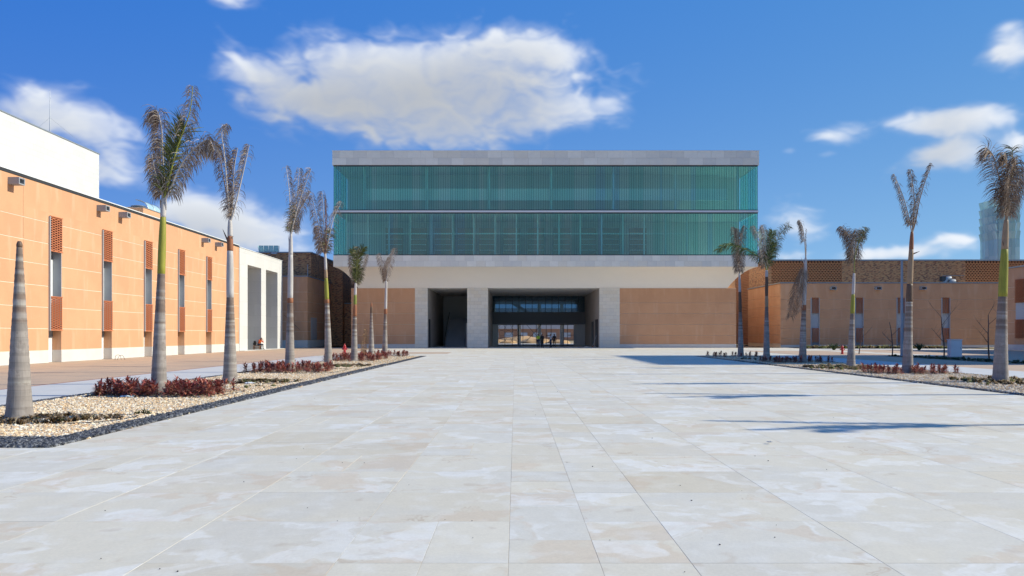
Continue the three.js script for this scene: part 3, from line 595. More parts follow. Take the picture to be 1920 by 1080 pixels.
// ---- the hall: glass storeys over a coved soffit, stone piers, render walls and a through passage
{
  const b = thing('glass_hall', 'large hall with green channel-glass upper storeys over a pale curved soffit and stone piers', 'building', [3.788, 0, -98.5]); b.scale.setScalar(1.0824);
  const w = (x) => x - 3.5;                                     // local x; local z: 0 at the lower wall face, + toward the plaza
  const HS = 7.03, y1 = 9.26, y2 = 10.55, yr0 = 15.43, yr1 = 15.63, y3 = 20.78, y4 = 22.38, XL = w(-20.65), XR = w(27.57), ZF = 3.23, ZB = -32;
  // lower walls
  const block = (x0, x1, z0, z1, mats, cw, ch, name, y0 = 0, yt = HS) => {       // ashlar facing, one piece per stone, on a face toward the plaza
    let r = 0; for (let y = y0; y < yt - 0.05; y += ch, r++) {
      const e = Math.min(yt, y + ch); let x = x0, k = r % 2 ? 0.5 : 1;
      while (x < x1 - 0.02) { let n = Math.min(x1, x + cw * k * R(0.92, 1.08)); if (x1 - n < cw * 0.25) n = x1; k = 1; box(b, name, mats[Math.floor(rnd() * mats.length)], x + 0.007, n - 0.007, y + 0.007, e - 0.007, z0, z1 + R(-0.002, 0.002), R(0, 4), R(0, 4)); x = n; }
    }
  };
  for (const [a, e, name] of [[-19.3, -11.8, 'l'], [12.3, 26.0, 'r']]) {
    box(b, 'wall_backing', M.joint, w(a), w(e), 0, name === 'r' ? HS : HS - 0.01, -1.2, -0.045);
    box(b, 'plinth', M.plinth, w(a), w(e), 0, 0.42, -0.045, 0.012);
    coursesOf(0.42, 0.42 + 1.05, HS - 0.02).forEach(([p, q], ci) => box(b, 'wall_panel', ci % 2 ? M.stucco : M.stuccoB, w(a), w(e), p + 0.02, q - 0.02, -0.045, 0, a * 1.3, 0));
  }
  box(b, 'wall_return', M.stucco, w(24.6), w(26.0), HS + 0.002, 9.4, -30, -0.4);
  box(b, 'side_wall', M.brick, w(25.2), w(26.0), 0, HS, -32, -1.2); box(b, 'side_wall', M.stucco, w(-19.3), w(-18.6), 0, HS, -32, -1.2);
  for (const [a, e, zb] of [[-11.8, -10.3, -20], [-5.65, -3.2, -34], [9.9, 12.3, -34]]) {
    box(b, 'pier_core', M.concreteWarm, w(a), w(e), 0, HS, zb, -0.03);
    block(w(a), w(e), -0.03, 0.02, M.stoneWarm, 0.82, 0.42, 'pier_stone', 0, HS);
  }
  box(b, 'passage_floor', M.palePath, w(-18.5), w(25), -0.1, 0.012, -40, 0.05);
  box(b, 'passage_ceiling', M.soffit, w(-18.6), w(25.2), HS, HS + 0.6, ZB, -0.7);
  box(b, 'stair_back_wall', M.interiorMid, w(-10.3), w(-5.65), 0, HS, -20.3, -20);
  // stair in the smaller recess
  const st = sub(b, 'stair');
  for (let k = 0; k < 22; k++) box(st, 'step', M.concrete, w(-9.0), w(-6.3), k * 0.17, (k + 1) * 0.17, -20, -8 - k * 0.32);
  box(st, 'stair_wall', M.interiorMid, w(-6.29), w(-6.1), 0, 3.0, -19.9, -7.5);
  for (const x of [-9.0, -6.4]) add(st, 'handrail', mergeGeometries([tubeG(V(w(x), 1.0, -7.6), V(w(x), 4.6, -15.0), 0.03, 6), tubeG(V(w(x), 0, -7.6), V(w(x), 1.0, -7.6), 0.03, 6)]), M.darkMetal);
  box(b, 'side_door', M.darkMetal, w(-10.3), w(-10.25), 0, 3.4, -2.6, -0.9); box(b, 'side_door', M.darkMetal, w(9.85), w(9.9), 0, 3.4, -4.4, -1.4); box(b, 'side_door', M.darkMetal, w(9.85), w(9.9), 0, 3.2, -9, -6.5);
  // through passage: fascia, glazing, door frames
  box(b, 'fascia_beam', std({ rgb: [0.15, 0.16, 0.17], roughness: 0.6 }), w(-3.2), w(9.9), 3.02, 4.72, -19.2, -18);
  box(b, 'upper_floor', M.interiorMid, w(-3.2), w(9.9), 3.6, 3.9, -31, -19.2);
  box(b, 'rear_beam', M.stone[1], w(-3.2), w(9.9), 6.3, HS - 0.002, -30.6, -30.2);
  { const g = boxG(-2.6, 2.6, -0.22, 0.22, -0.4, 0.4), m = add(b, 'sloped_brace', g, M.interiorMid); m.position.set(w(1.4), 5.2, -26); m.rotation.z = -0.55; }
  const mull = []; for (let k = 0; k <= 14; k++) mull.push(boxG(w(-3.2) + k * 13.1 / 14 - 0.035, w(-3.2) + k * 13.1 / 14 + 0.035, 4.73, HS, -18.9, -18.75)); for (const m of mull) add(b, 'mullion', m, M.darkMetal);
  for (let k = 0; k < 14; k++) box(b, 'glass_pane', M.darkGlass, w(-3.2) + k * 13.1 / 14 + 0.035, w(-3.2) + (k + 1) * 13.1 / 14 - 0.035, 4.74, HS - 0.02, -18.84, -18.83);
  for (const [x0, x1] of [[-3.2, -2.4], [8.3, 9.9]]) box(b, 'passage_pier', M.interiorMid, w(x0), w(x1), 0, 3.02, -19, -18.6);
  const fr = (x0, x1, y0, y1) => box(b, 'door_frame', M.darkMetal, w(x0), w(x1), y0, y1, -18.9, -18.78);
  for (const x of [-1.45, -0.42, 0.4, 0.48, 1.1, 3.0, 4.4, 5.1, 6.9, 7.45]) fr(x - 0.035, x + 0.035, 0.03, 3.02);
  fr(0.52, 1.06, 1.38, 1.46); fr(4.44, 5.06, 1.38, 1.46); fr(7.5, 8.3, 1.42, 1.5); fr(-2.4, 8.3, 0.0, 0.1); fr(-2.4, 8.3, 2.9, 3.0);
  const gate = []; for (let k = 0; k < 3; k++) { const cx = -1.9 + k * 0.95; for (const cy of [0.75, 1.75, 2.55]) { const p = []; for (let q = 0; q <= 6; q++) { const a = q / 6 * Math.PI * 2; p.push(V(w(cx) + 0.45 * Math.cos(a), cy + 0.42 * Math.sin(a), -18.7)); } for (let q = 0; q < 6; q++) gate.push(tubeG(p[q], p[q + 1], 0.018, 5)); } }
  add(b, 'gate_tracery', mergeGeometries(gate), M.darkMetal);
  add(b, 'cross_brace', mergeGeometries([tubeG(V(w(1.7), 3.0, -24), V(w(3.9), 0.6, -24), 0.03, 5), tubeG(V(w(3.9), 3.0, -24), V(w(1.7), 0.6, -24), 0.03, 5)]), M.darkMetal);
  for (const x of [0.35, 3.6, 7.2]) box(b, 'rear_column', M.stone[0], w(x), w(x + 0.55), 0, HS, -33.6, -33.1);
  // coved soffit
  {
    const P = [], U = [], I = [], n = 10, ring = (x0, x1, zf, zb, y) => { for (const [x, z] of [[x0, zf], [x1, zf], [x1, zf], [x1, zb], [x1, zb], [x0, zb], [x0, zb], [x0, zf]]) { P.push(x, y, z); U.push(x + y, z); } };
    for (let i = 0; i <= n; i++) {
      const t = i / n, q = 1 - t, y = q * q * HS + 2 * q * t * 9.0 + t * t * (y1 - 0.0), o = q * q * 0 + 2 * q * t * 0.9 + t * t * 3.2, s = q * q * 0 + 2 * q * t * 1.3 + t * t * 2.5;
      ring(w(-18.5) - s * 0.84, w(25) + s, -0.06 + o, ZB - 0.4, y);
    }
    for (let i = 0; i < n; i++) for (let k = 0; k < 8; k += 2) { const a = i * 8 + k, e = a + 8; I.push(a, e, a + 1, a + 1, e, e + 1); }
    const g = new THREE.BufferGeometry(); g.setAttribute('position', new THREE.Float32BufferAttribute(P, 3)); g.setAttribute('uv', new THREE.Float32BufferAttribute(U, 2)); g.setIndex(I); g.computeVertexNormals();
    add(b, 'soffit', g, M.soffit);
    box(b, 'soffit_lip', M.soffit, w(-18.5), w(25), HS + 0.0, HS + 0.4, -0.75, -0.06);
    for (const x of [-1.4, 12.5]) { const m = box(b, 'soffit_light', M.louvre, w(x), w(x + 0.7), 9.13, 9.17, 2.1, 2.45); m.rotation.x = 0; }
  }
  // stone bands
  box(b, 'floor_slab', M.interiorMid, XL + 0.06, XR - 0.06, y1 + 0.002, y2, ZB, ZF - 0.06); box(b, 'band_backing', M.concreteWarm, XL + 0.05, XR - 0.05, y1 + 0.004, y2 - 0.004, ZF - 0.055, ZF - 0.03); box(b, 'band_backing', M.concreteWarm, XL, XR, y3 + 0.004, y4 - 0.004, ZF - 0.05, ZF + 0.02);
  block(XL, XR, ZF - 0.06, ZF, M.stone, 1.02, (y2 - y1) / 2, 'band_stone', y1, y2);
  box(b, 'side_band', M.stone[1], XR - 0.06, XR, y1, y2, ZB, ZF - 0.062); box(b, 'side_band', M.stone[1], XL, XL + 0.06, y1, y2, ZB, ZF - 0.062);
  box(b, 'roof_slab', M.interiorMid, XL + 0.06, XR - 0.06, y3 + 0.01, y4 - 0.02, ZB, ZF - 0.06);
  block(XL - 0.1, XR + 0.1, ZF - 0.06, ZF + 0.06, M.stone, 1.5, (y4 - y3) / 2, 'band_stone', y3, y4);
  box(b, 'side_band', M.stone[1], XR - 0.06, XR + 0.1, y3, y4, ZB, ZF - 0.062); box(b, 'side_band', M.stone[1], XL - 0.1, XL + 0.06, y3, y4, ZB, ZF - 0.062);
  box(b, 'roof_flashing', M.whiteMetal, XL - 0.14, XR + 0.14, y4, y4 + 0.05, ZB, ZF + 0.1);
  box(b, 'mid_rail', M.whiteMetal, XL - 0.03, XR + 0.03, yr0, yr1, ZF - 0.25, ZF + 0.04);
  box(b, 'mid_slab', M.interiorMid, XL + 0.2, XR - 0.2, yr0 - 0.1, yr1, -3.6, ZF - 0.3);
  for (const [y, h] of [[y2, 0.09], [yr0 - 0.14, 0.12], [yr1, 0.1], [y3 - 0.14, 0.13]]) box(b, 'glazing_track', M.darkMetal, XL + 0.02, XR - 0.02, y + 0.004, y + h, ZF - 0.2, ZF - 0.02);
  // channel glass planks: U-shaped, flanges inward
  const plank = (place, a, e, p, q) => {
    const f = 0.055, pts = [place(a, -f), place(a, 0), place(e, 0), place(e, -f)], P = [], I = [], N = [];
    const nrm = (s, t) => { const d = V(t[0] - s[0], 0, t[1] - s[1]).normalize(); return [-d.z, 0, d.x]; };
    for (let k = 0; k < 3; k++) { const m = P.length / 3, s = pts[k], t = pts[k + 1], nn = nrm(s, t); P.push(s[0], p, s[1], t[0], p, t[1], t[0], q, t[1], s[0], q, s[1]); for (let z = 0; z < 4; z++) N.push(...nn); I.push(m, m + 1, m + 2, m, m + 2, m + 3); }
    const g = new THREE.BufferGeometry(); g.setAttribute('position', new THREE.Float32BufferAttribute(P, 3)); g.setAttribute('normal', new THREE.Float32BufferAttribute(N, 3)); g.setIndex(I); return g;
  };
  for (const [p, q] of [[y2 + 0.02, yr0 - 0.02], [yr1 + 0.02, y3 - 0.02]]) {
    const front = [[], [], [], []], sides = [], n = 178, cw = (XR - XL - 0.1) / n; let m, kind = 0;
    for (let k = 0; k < n; k++) { if (rnd() < 0.45) kind = rnd() < 0.06 ? 3 : Math.floor(rnd() * 3); front[kind].push(plank((u, o) => [u, ZF - 0.03 + o], XL + 0.05 + k * cw + 0.016, XL + 0.05 + (k + 1) * cw - 0.016, p, q)); }
    for (let k = 0; k < 25; k++) { sides.push(plank((u, o) => [XR - 0.03 + o, -u], -ZF + 0.1 + k * 0.27, -ZF + 0.1 + k * 0.27 + 0.25, p, q)); sides.push(plank((u, o) => [XL + 0.03 - o, u], ZF - 0.1 - k * 0.27 - 0.25, ZF - 0.1 - k * 0.27, p, q)); }
    front.forEach((l, i) => { if (l.length) { m = add(b, 'channel_glass', mergeGeometries(l), M.channelGlass[i]); m.userData.kind = 'stuff'; } });
    const gk = []; for (let k = 0; k <= n; k++) gk.push(boxG(XL + 0.05 + k * cw - 0.015, XL + 0.05 + k * cw + 0.015, p, q, ZF - 0.085, ZF - 0.036)); m = add(b, 'joint_seal', mergeGeometries(gk), M.seal); m.userData.kind = 'stuff';
    m = add(b, 'channel_glass', mergeGeometries(sides), M.channelGlass[0]); m.userData.kind = 'stuff';
  }
  // inside
  box(b, 'rear_mass', M.stoneFar, XL + 0.01, XR - 0.01, y2 + 0.002, y3, ZB, -4.1);
  box(b, 'inner_wall', M.interiorMid, XL + 0.2, XR - 0.2, y2 + 0.003, yr0 - 0.1, -4.05, -3.9);
  box(b, 'inner_bulkhead', M.interiorMid, XL + 3, XR - 3, 18.5, y3, -2.6, -2.3);
  box(b, 'inner_parapet', M.interiorLight, XL + 3, XR - 3, 17.1, 18.45, ZF - 2.0, ZF - 1.8);
  box(b, 'inner_wall', M.interiorMid, XL + 0.2, XR - 0.2, yr1, y3, -4.05, -3.9);
  for (let k = 0; k < 7; k++) box(b, 'inner_column', M.frameTeal, XL + 3.2 + k * 7.15, XL + 3.46 + k * 7.15, yr1, y3, ZF - 1.4, ZF - 1.0);
  for (let k = 0; k < 17; k++) { const x = XL + 1.2 + k * 2.44; box(b, 'inner_mullion', M.frameTeal, x, x + 0.16, y2, yr0 - 0.1, ZF - 1.1, ZF - 0.9); }
  box(b, 'inner_transom', M.frameTeal, XL + 1.2, XL + 1.2 + 16 * 2.44, 13.07, 13.19, ZF - 1.08, ZF - 0.92);
  for (let k = 0; k < 11; k++) { const x = XL + 5 + k * 2.9 + R(-0.3, 0.3); box(b, 'bookcase', M.wood, x, x + 2.0, y2, 14.2, -1.6, -0.8); for (let s = 0; s < 5; s++) box(b, 'bookcase_shelf', M.interiorLight, x + 0.05, x + 1.95, 10.9 + s * 0.65, 10.95 + s * 0.65, -0.8, -0.76); }
}
// things seen beyond the passage
{
  const f = thing('far_block', 'low brick block with square windows seen through the passage', 'building', [3, 0, -215]);
  box(f, 'brick_wall', std({ map: concreteMap, rgb: [0.55, 0.30, 0.18] }), -22, 22, 0, 3.2, -8, 0);
  box(f, 'upper_storey', std({ map: concreteMap, rgb: [0.72, 0.70, 0.68] }), -22, 22, 3.2, 9, -8, 0.2);
  for (let k = 0; k < 9; k++) box(f, 'window', M.windowGlass, -18 + k * 4, -15.6 + k * 4, 0.9, 2.2, 0, 0.08);
  const mounds = [[-4, -150, 2.6, 0.9], [-1.2, -146, 2.0, 0.7], [4.2, -160, 3.5, 1.0], [8.5, -152, 2.4, 0.8], [1.5, -172, 5, 1.4]];
  mounds.forEach(([x, z, r, h], i) => {
    const g = new THREE.SphereGeometry(1, 24, 12, 0, Math.PI * 2, 0, Math.PI / 2), p = g.attributes.position;
    for (let k = 0; k < p.count; k++) { const n = 1 + 0.3 * fbm(p.getX(k) * 2 + i * 5, p.getZ(k) * 2 + p.getY(k), 256, 4, i * 7); p.setXYZ(k, p.getX(k) * r * n, p.getY(k) * h * n, p.getZ(k) * r * n); }
    g.computeVertexNormals();
    const m = add(scene, numbered('sand_mound'), g, std({ map: earthMap, rgb: [1.25, 1.05, 0.85] })); m.position.set(x, -0.14, z); tag(m, 'heap of tan building sand in the yard beyond the passage', 'sand mound', 'sand mounds in the yard beyond the passage');
  });
}
// glass towers on the skyline
function tower(x, d, wd, dp, y0, y1, cols, rowsN, label, crown) {
  const t = thing('glass_tower', label, 'tower', [x, y0, -d]);
  box(t, 'core_frame', M.frameTeal, 0.5, wd - 0.5, 0, y1 - y0 - 0.8, -dp + 0.5, -0.5);
  const cw = wd / cols, rh = (y1 - y0) / rowsN;
  for (let r = 0; r < rowsN; r++) {
    const tilt = r >= rowsN - crown ? 0.22 : 0.03;
    for (let c = 0; c < cols; c++) { const m = box(t, 'glass_pane', M.towerGlass[Math.floor(rnd() * 3)], -cw / 2 + 0.03, cw / 2 - 0.03, 0.02, rh * 1.02, -0.012, 0.012); m.position.set(c * cw + cw / 2, r * rh, 0); m.rotation.x = tilt; }
    for (let c = 0; c < 4; c++) { const dw = dp / 4, m = box(t, 'glass_pane', M.towerGlass[Math.floor(rnd() * 3)], -0.012, 0.012, 0.02, rh * 1.02, -dw / 2 + 0.03, dw / 2 - 0.03); m.position.set(0, r * rh, -c * dw - dw / 2); m.rotation.z = tilt; }
  }
  for (let c = 0; c <= cols; c++) box(t, 'mullion', M.steel, c * cw - 0.05, c * cw + 0.05, 0, y1 - y0, -0.16, -0.04);
}
tower(82.4, 132, 3.7, 5, 0, 24.9, 5, 18, 'tall tower clad in pale overlapping glass panes behind the patterned brick wing', 5);
tower(39.2, 122, 1.9, 2, 0, 18.2, 3, 12, 'slim glass shaft rising behind the crown of the green-leaved palm', 2);
tower(-40.4, 122, 3.1, 3, 12.6, 15.7, 4, 3, 'low glass louvre box on the roof of the dark brick wing', 3);
{
  const v = thing('roof_blower', 'galvanised blower with curved duct on the lower roof under the brick storey', 'blower', [60.4, 8.3, -108]);
  add(v, 'duct', sweepG([V(-0.5, 0, 0), V(-0.5, 0.7, 0), V(-0.2, 1.15, 0), V(0.4, 1.2, 0)], [0.34, 0.34, 0.34, 0.34], 14), M.coping);
  add(v, 'drum', tubeG(V(0.1, 0.7, 0), V(0.95, 0.7, 0), 0.42, 18), M.louvre);
  box(v, 'base_frame', M.steel, -0.9, 1.1, 0, 0.22, -0.5, 0.5); box(v, 'motor_box', M.darkMetal, -1.0, -0.4, 0.8, 1.5, -0.3, 0.3);
}

// ================================================================ PALMS
const DEAD = [[0.47, 0.36, 0.265], [0.33, 0.23, 0.155], [0.60, 0.49, 0.385], [0.25, 0.165, 0.105]];
const BROWN = [[0.20, 0.115, 0.068], [0.15, 0.088, 0.055], [0.26, 0.165, 0.105], [0.32, 0.225, 0.155]];
const GREEN = [[0.10, 0.125, 0.022], [0.075, 0.095, 0.02], [0.16, 0.175, 0.03], [0.055, 0.07, 0.02]];
const OLIVE = [[0.13, 0.14, 0.035], [0.09, 0.10, 0.03], [0.20, 0.16, 0.07], [0.24, 0.18, 0.11]];
function leafletsG(curve, o) {
  const P = [], N = [], C = [], I = [], r = rngOf(o.seed), T = V(0, 0, 0), A = V(0, 0, 0), B = V(0, 0, 0), p = V(0, 0, 0), dir = V(0, 0, 0), wv = V(0, 0, 0), nn = V(0, 0, 0);
  for (let i = 0; i < o.n; i++) {
    const t = clamp(o.t0 + (o.t1 - o.t0) * (i + r()) / o.n, 0, 0.999);
    p.copy(curve.getPoint(t)); T.copy(curve.getTangent(t));
    A.crossVectors(T, V(0, 0, 1)).normalize(); B.crossVectors(T, A);
    const side = r() < o.right ? 1 : -1, ph = (r() - 0.5) * 2 * o.spread;
    dir.copy(A).multiplyScalar(side * Math.cos(ph)).addScaledVector(B, Math.sin(ph)).addScaledVector(T, o.forward * (0.6 + 0.8 * r())).normalize();
    const L = o.len * (0.55 + 0.45 * Math.sin(Math.PI * (0.12 + 0.8 * t))) * (0.65 + 0.5 * r()), W = o.width * (0.7 + 0.6 * r()), seg = 4, c = o.tones[Math.floor(r() * o.tones.length)], f = 0.75 + 0.5 * r();
    const curl = (r() - 0.5) * o.curl, curlz = (r() - 0.5) * o.curl, droop = o.droop * (0.6 + 0.8 * r());
    let k0 = P.length / 3;
    for (let s = 0; s <= seg; s++) {
      wv.crossVectors(dir, B).normalize(); if (wv.lengthSq() < 0.1) wv.copy(A);
      nn.crossVectors(wv, dir).normalize();
      const hw = W * 0.5 * (s === seg ? 0.08 : Math.min(1, 0.55 + s * 0.3)) * (s === seg - 1 ? 0.7 : 1);
      P.push(p.x - wv.x * hw, p.y - wv.y * hw, p.z - wv.z * hw, p.x + wv.x * hw, p.y + wv.y * hw, p.z + wv.z * hw);
      N.push(nn.x, nn.y, nn.z, nn.x, nn.y, nn.z); C.push(c[0] * f, c[1] * f, c[2] * f, c[0] * f, c[1] * f, c[2] * f);
      p.addScaledVector(dir, L / seg);
      dir.x += o.wind * 0.22 + curl * 0.3; dir.y -= droop * 0.55; dir.z += curlz * 0.3; dir.normalize();
    }
    for (let s = 0; s < seg; s++) { const a = k0 + s * 2; I.push(a, a + 1, a + 2, a + 1, a + 3, a + 2); }
  }
  const g = new THREE.BufferGeometry();
  g.setAttribute('position', new THREE.Float32BufferAttribute(P, 3)); g.setAttribute('normal', new THREE.Float32BufferAttribute(N, 3)); g.setAttribute('color', new THREE.Float32BufferAttribute(C, 3)); g.setIndex(I);
  return g;
}
const KINDS = {
  dead: { tones: DEAD, rib: [0.64, 0.57, 0.51], r0: 0.045, len: 0.5, width: 0.014, droop: 1.9, curl: 1.5, wind: -0.3, n: 200, spread: 0.85, right: 0.3, forward: 0.6, t0: 0.2, t1: 1 },
  brown: { tones: BROWN, rib: [0.34, 0.23, 0.15], len: 0.46, width: 0.015, droop: 1.8, curl: 1.4, wind: -0.45, n: 210, spread: 0.9, right: 0.3, forward: 0.5, t0: 0.2, t1: 1 },
  mixed: { tones: [...DEAD, ...BROWN], rib: [0.46, 0.38, 0.31], len: 0.48, width: 0.014, droop: 1.85, curl: 1.5, wind: -0.4, n: 205, spread: 0.9, right: 0.3, forward: 0.5, t0: 0.2, t1: 1 },
  green: { tones: GREEN, rib: [0.26, 0.28, 0.04], len: 0.6, width: 0.026, droop: 0.22, curl: 0.4, wind: -0.12, n: 150, spread: 0.8, right: 0.35, forward: 1.1, t0: 0.12, t1: 1 },
  olive: { tones: OLIVE, rib: [0.24, 0.24, 0.06], len: 0.52, width: 0.02, droop: 0.7, curl: 0.9, wind: -0.3, n: 180, spread: 1.2, right: 0.5, forward: 0.7, t0: 0.1, t1: 1 },
};
let frondSeed = 100;
function frond(parent, origin, pts, kind, over = {}) {
  const o = { ...KINDS[kind], seed: ++frondSeed, ...over }, zz = over.z ?? R(-0.35, 0.35), n = pts.length;
  const cv = new THREE.CatmullRomCurve3([V(origin.x, origin.y - 0.05, origin.z), ...pts.map(([x, y], i) => V(origin.x + x, origin.y + y, origin.z + zz * Math.pow((i + 1) / n, 1.4)))]);
  const q = [], rr = []; for (let k = 0; k <= 14; k++) { q.push(cv.getPoint(k / 14)); rr.push(mix(o.r0 ?? 0.036, 0.009, Math.pow(k / 14, 0.7))); }
  const f = add(parent, 'frond', sweepG(q, rr, 6), sheath(o.rib));
  for (const l of o.sets || [{}]) add(f, 'leaflets', leafletsG(cv, { ...o, ...l, n: Math.round((l.n ?? o.n) * (over.dense ?? 1)), seed: ++frondSeed }), M.leaf);
}
const BED_L = -10.0, BED_R = 17.1;
function palm(label, x, d, o) {
  const t = thing('palm_tree', label, 'palm tree', [x, 0, -d], 0, 'young palms planted in rows along the beds');
  const top = o.trunk, lean = o.lean || 0, hc = o.crown || top, at = (y) => V(lean * Math.pow(clamp(y / hc), 1.5), y, 0);
  const rb = o.base || 0.235, rt = o.neck || 0.105, pts = [], rad = [], n = 56, cr = rngOf(Math.round(d * 10) + 3), tone = [];
  for (let k = 0; k <= n; k++) {                                    // every leaf scar is a low ring of its own age and colour: old grey bark below, young brown bark above
    const y = -0.12 + (top + 0.12) * k / n, u = clamp(y / top); pts.push(at(y)); rad.push(mix(rb, rt, Math.pow(u, o.pow || 0.85)) + 0.045 * Math.exp(-y / 0.14) + (k % 2 ? 0.0025 : -0.0015) + (cr() - 0.5) * 0.004);
    const brown = u + (cr() - 0.5) * 0.5 > (o.young ?? 0.72), f = 0.88 + 0.24 * cr(), pale = k > 6 && cr() < 0.1; tone.push(pale ? [0.46, 0.43, 0.39] : brown ? [0.235 * f, 0.18 * f, 0.15 * f] : [0.345 * f, 0.31 * f, 0.285 * f]);
  }
  const tg = sweepG(pts, rad, 20), cc = []; for (let k = 0; k <= n; k++) for (let q = 0; q <= 20; q++) cc.push(...tone[k]); cc.push(...tone[0], ...tone[n]);
  tg.setAttribute('color', new THREE.Float32BufferAttribute(cc, 3)); add(t, 'trunk', tg, M.trunk[Math.round(d) % 2]);
  let r = rt * 1.03;
  for (const [y0, y1, rgb, r1, name] of o.shaft || []) {
    const P = [], Q = []; for (let k = 0; k <= 8; k++) { P.push(at(mix(y0, y1, k / 8))); Q.push(mix(r, r1, k / 8) + (name === 'split' ? 0 : 0.012 * Math.sin(Math.PI * k / 8))); }
    add(t, 'leaf_sheath', sweepG(P, Q, 14), sheath(rgb)); r = r1;
  }
  for (const [y, dx, dy, rgb] of o.stubs || []) { const p = at(y); add(t, 'leaf_stub', sweepG([V(p.x + Math.sign(dx) * 0.06, y, 0), V(p.x + dx * 0.6, y + dy * 0.5, 0.05), V(p.x + dx, y + dy, 0.06)], [0.035, 0.022, 0.004], 6), sheath(rgb)); }
  const c = at(hc);
  for (const [pts2, kind, over] of o.fronds || []) frond(t, c, pts2, kind, over);
  return t;
}
const YG = [0.31, 0.295, 0.03], GREENSH = [0.22, 0.25, 0.04], PAPER = [0.52, 0.48, 0.455], RUST = [0.30, 0.11, 0.045], TAN = [0.36, 0.24, 0.14], UMBER = [0.13, 0.075, 0.045];

palm('topless grey palm stump standing alone in weeds and litter at the bed end', -9.68, 15.1, { trunk: 3.42, base: 0.235, neck: 0.05, pow: 1.0, young: 0.72, shaft: [[3.4, 3.52, UMBER, 0.03]] });
palm('palm with bright yellow-green sheath and half-green windblown crown', BED_L, 21.7, { trunk: 3.42, crown: 5.5, lean: 0.14, base: 0.225, neck: 0.1, shaft: [[3.4, 5.0, YG, 0.075], [4.98, 5.52, PAPER, 0.055]], stubs: [[5.2, 0.16, 0.5, PAPER], [5.25, -0.1, 0.35, TAN]], fronds: [
  [[[0.09, 0.24], [0.4, 1.37], [0.64, 1.94], [0.83, 2.41], [0.94, 3.07]], 'dead', { z: 0.3, r0: 0.04, rib: [0.36, 0.36, 0.05], len: 0.5, right: 0.5, sets: [{ ...KINDS.green, t0: 0.1, t1: 0.62, right: 0.12, len: 0.6, n: 150 }, { t0: 0.5, t1: 1, right: 0.5, n: 190 }, { t0: 0.15, t1: 0.6, right: 0.9, n: 60, tones: OLIVE }] }],
  [[[0.0, 0.19], [-0.06, 1.37], [-0.12, 2.08], [-0.28, 2.53], [-0.49, 2.22]], 'mixed', { z: -0.2, len: 0.6, right: 0.3, dense: 2.0 }],
  [[[-0.1, 0.3], [-0.22, 1.2], [-0.3, 1.9]], 'mixed', { z: -0.5, len: 0.55, right: 0.2 }],
  [[[0.12, 0.09], [0.54, 0.94], [1.01, 1.42], [1.37, 1.6], [1.57, 1.27]], 'dead', { z: 0.4, len: 0.58, right: 0.75, wind: 0.15, dense: 2.2, width: 0.018, r0: 0.04 }],
  [[[0.0, 0.19], [0.08, 1.04], [0.14, 1.65]], 'green', { z: -0.3, len: 0.5, right: 0.6, t0: 0.25 }], [[[-0.04, 0.2], [-0.16, 0.7], [-0.2, 1.2]], 'mixed', { len: 0.4, right: 0.3, z: 0.3 }]] });
palm('palm with pale papery sheath, side stub and four dead fronds', BED_L + 0.12, 26.8, { trunk: 3.0, crown: 5.64, base: 0.25, neck: 0.12, shaft: [[2.98, 4.6, PAPER, 0.1], [4.58, 5.1, RUST, 0.085], [5.08, 5.66, PAPER, 0.06]], stubs: [[4.9, -0.24, 0.45, UMBER], [5.0, 0.14, 0.1, TAN]], fronds: [
  [[[-0.05, 0.41], [-0.13, 1.57], [-0.22, 2.5], [-0.28, 3.08], [-0.08, 3.32]], 'dead', { len: 0.42, right: 0.55, sets: [{ t0: 0.45, t1: 1 }, { t0: 0.2, t1: 0.6, right: 0.9, tones: BROWN, n: 120 }] }],
  [[[-0.08, 0.52], [-0.28, 1.57], [-0.45, 2.27], [-0.58, 2.5]], 'brown', { len: 0.4, right: 0.4 }],
  [[[0.07, 0.7], [0.1, 1.8], [0.2, 2.56]], 'mixed', { len: 0.42, right: 0.1 }],
  [[[0.1, 0.17], [0.36, 1.11], [0.59, 1.98], [0.75, 2.56]], 'dead', { len: 0.48, right: 0.08, dense: 1.3 }]] });
palm('palm with long white papery sheath and upright withered fronds', BED_L - 0.2, 35, { trunk: 3.15, crown: 6.23, lean: 0.05, base: 0.235, neck: 0.125, shaft: [[3.12, 3.35, RUST, 0.122], [3.33, 5.3, PAPER, 0.1], [5.28, 6.25, PAPER, 0.055]], stubs: [[5.6, -0.1, 0.6, PAPER]], fronds: [
  [[[-0.04, 0.38], [-0.11, 1.9], [-0.3, 3.15]], 'dead', { len: 0.5, right: 0.9, wind: 0.1 }],
  [[[0.11, 0.38], [0.3, 1.75], [0.42, 2.96]], 'dead', { len: 0.5, right: 0.6, wind: 0.1, dense: 1.4 }],
  [[[0.15, 0.53], [0.53, 1.75], [1.0, 2.89]], 'dead', { len: 0.55, right: 0.35, dense: 1.4 }],
  [[[0.11, 0.53], [0.46, 1.29], [0.84, 1.98]], 'mixed', { len: 0.5 }],
  [[[0.02, 0.3], [0.06, 0.8], [0.1, 1.3]], 'olive', { len: 0.4, n: 90 }]] });
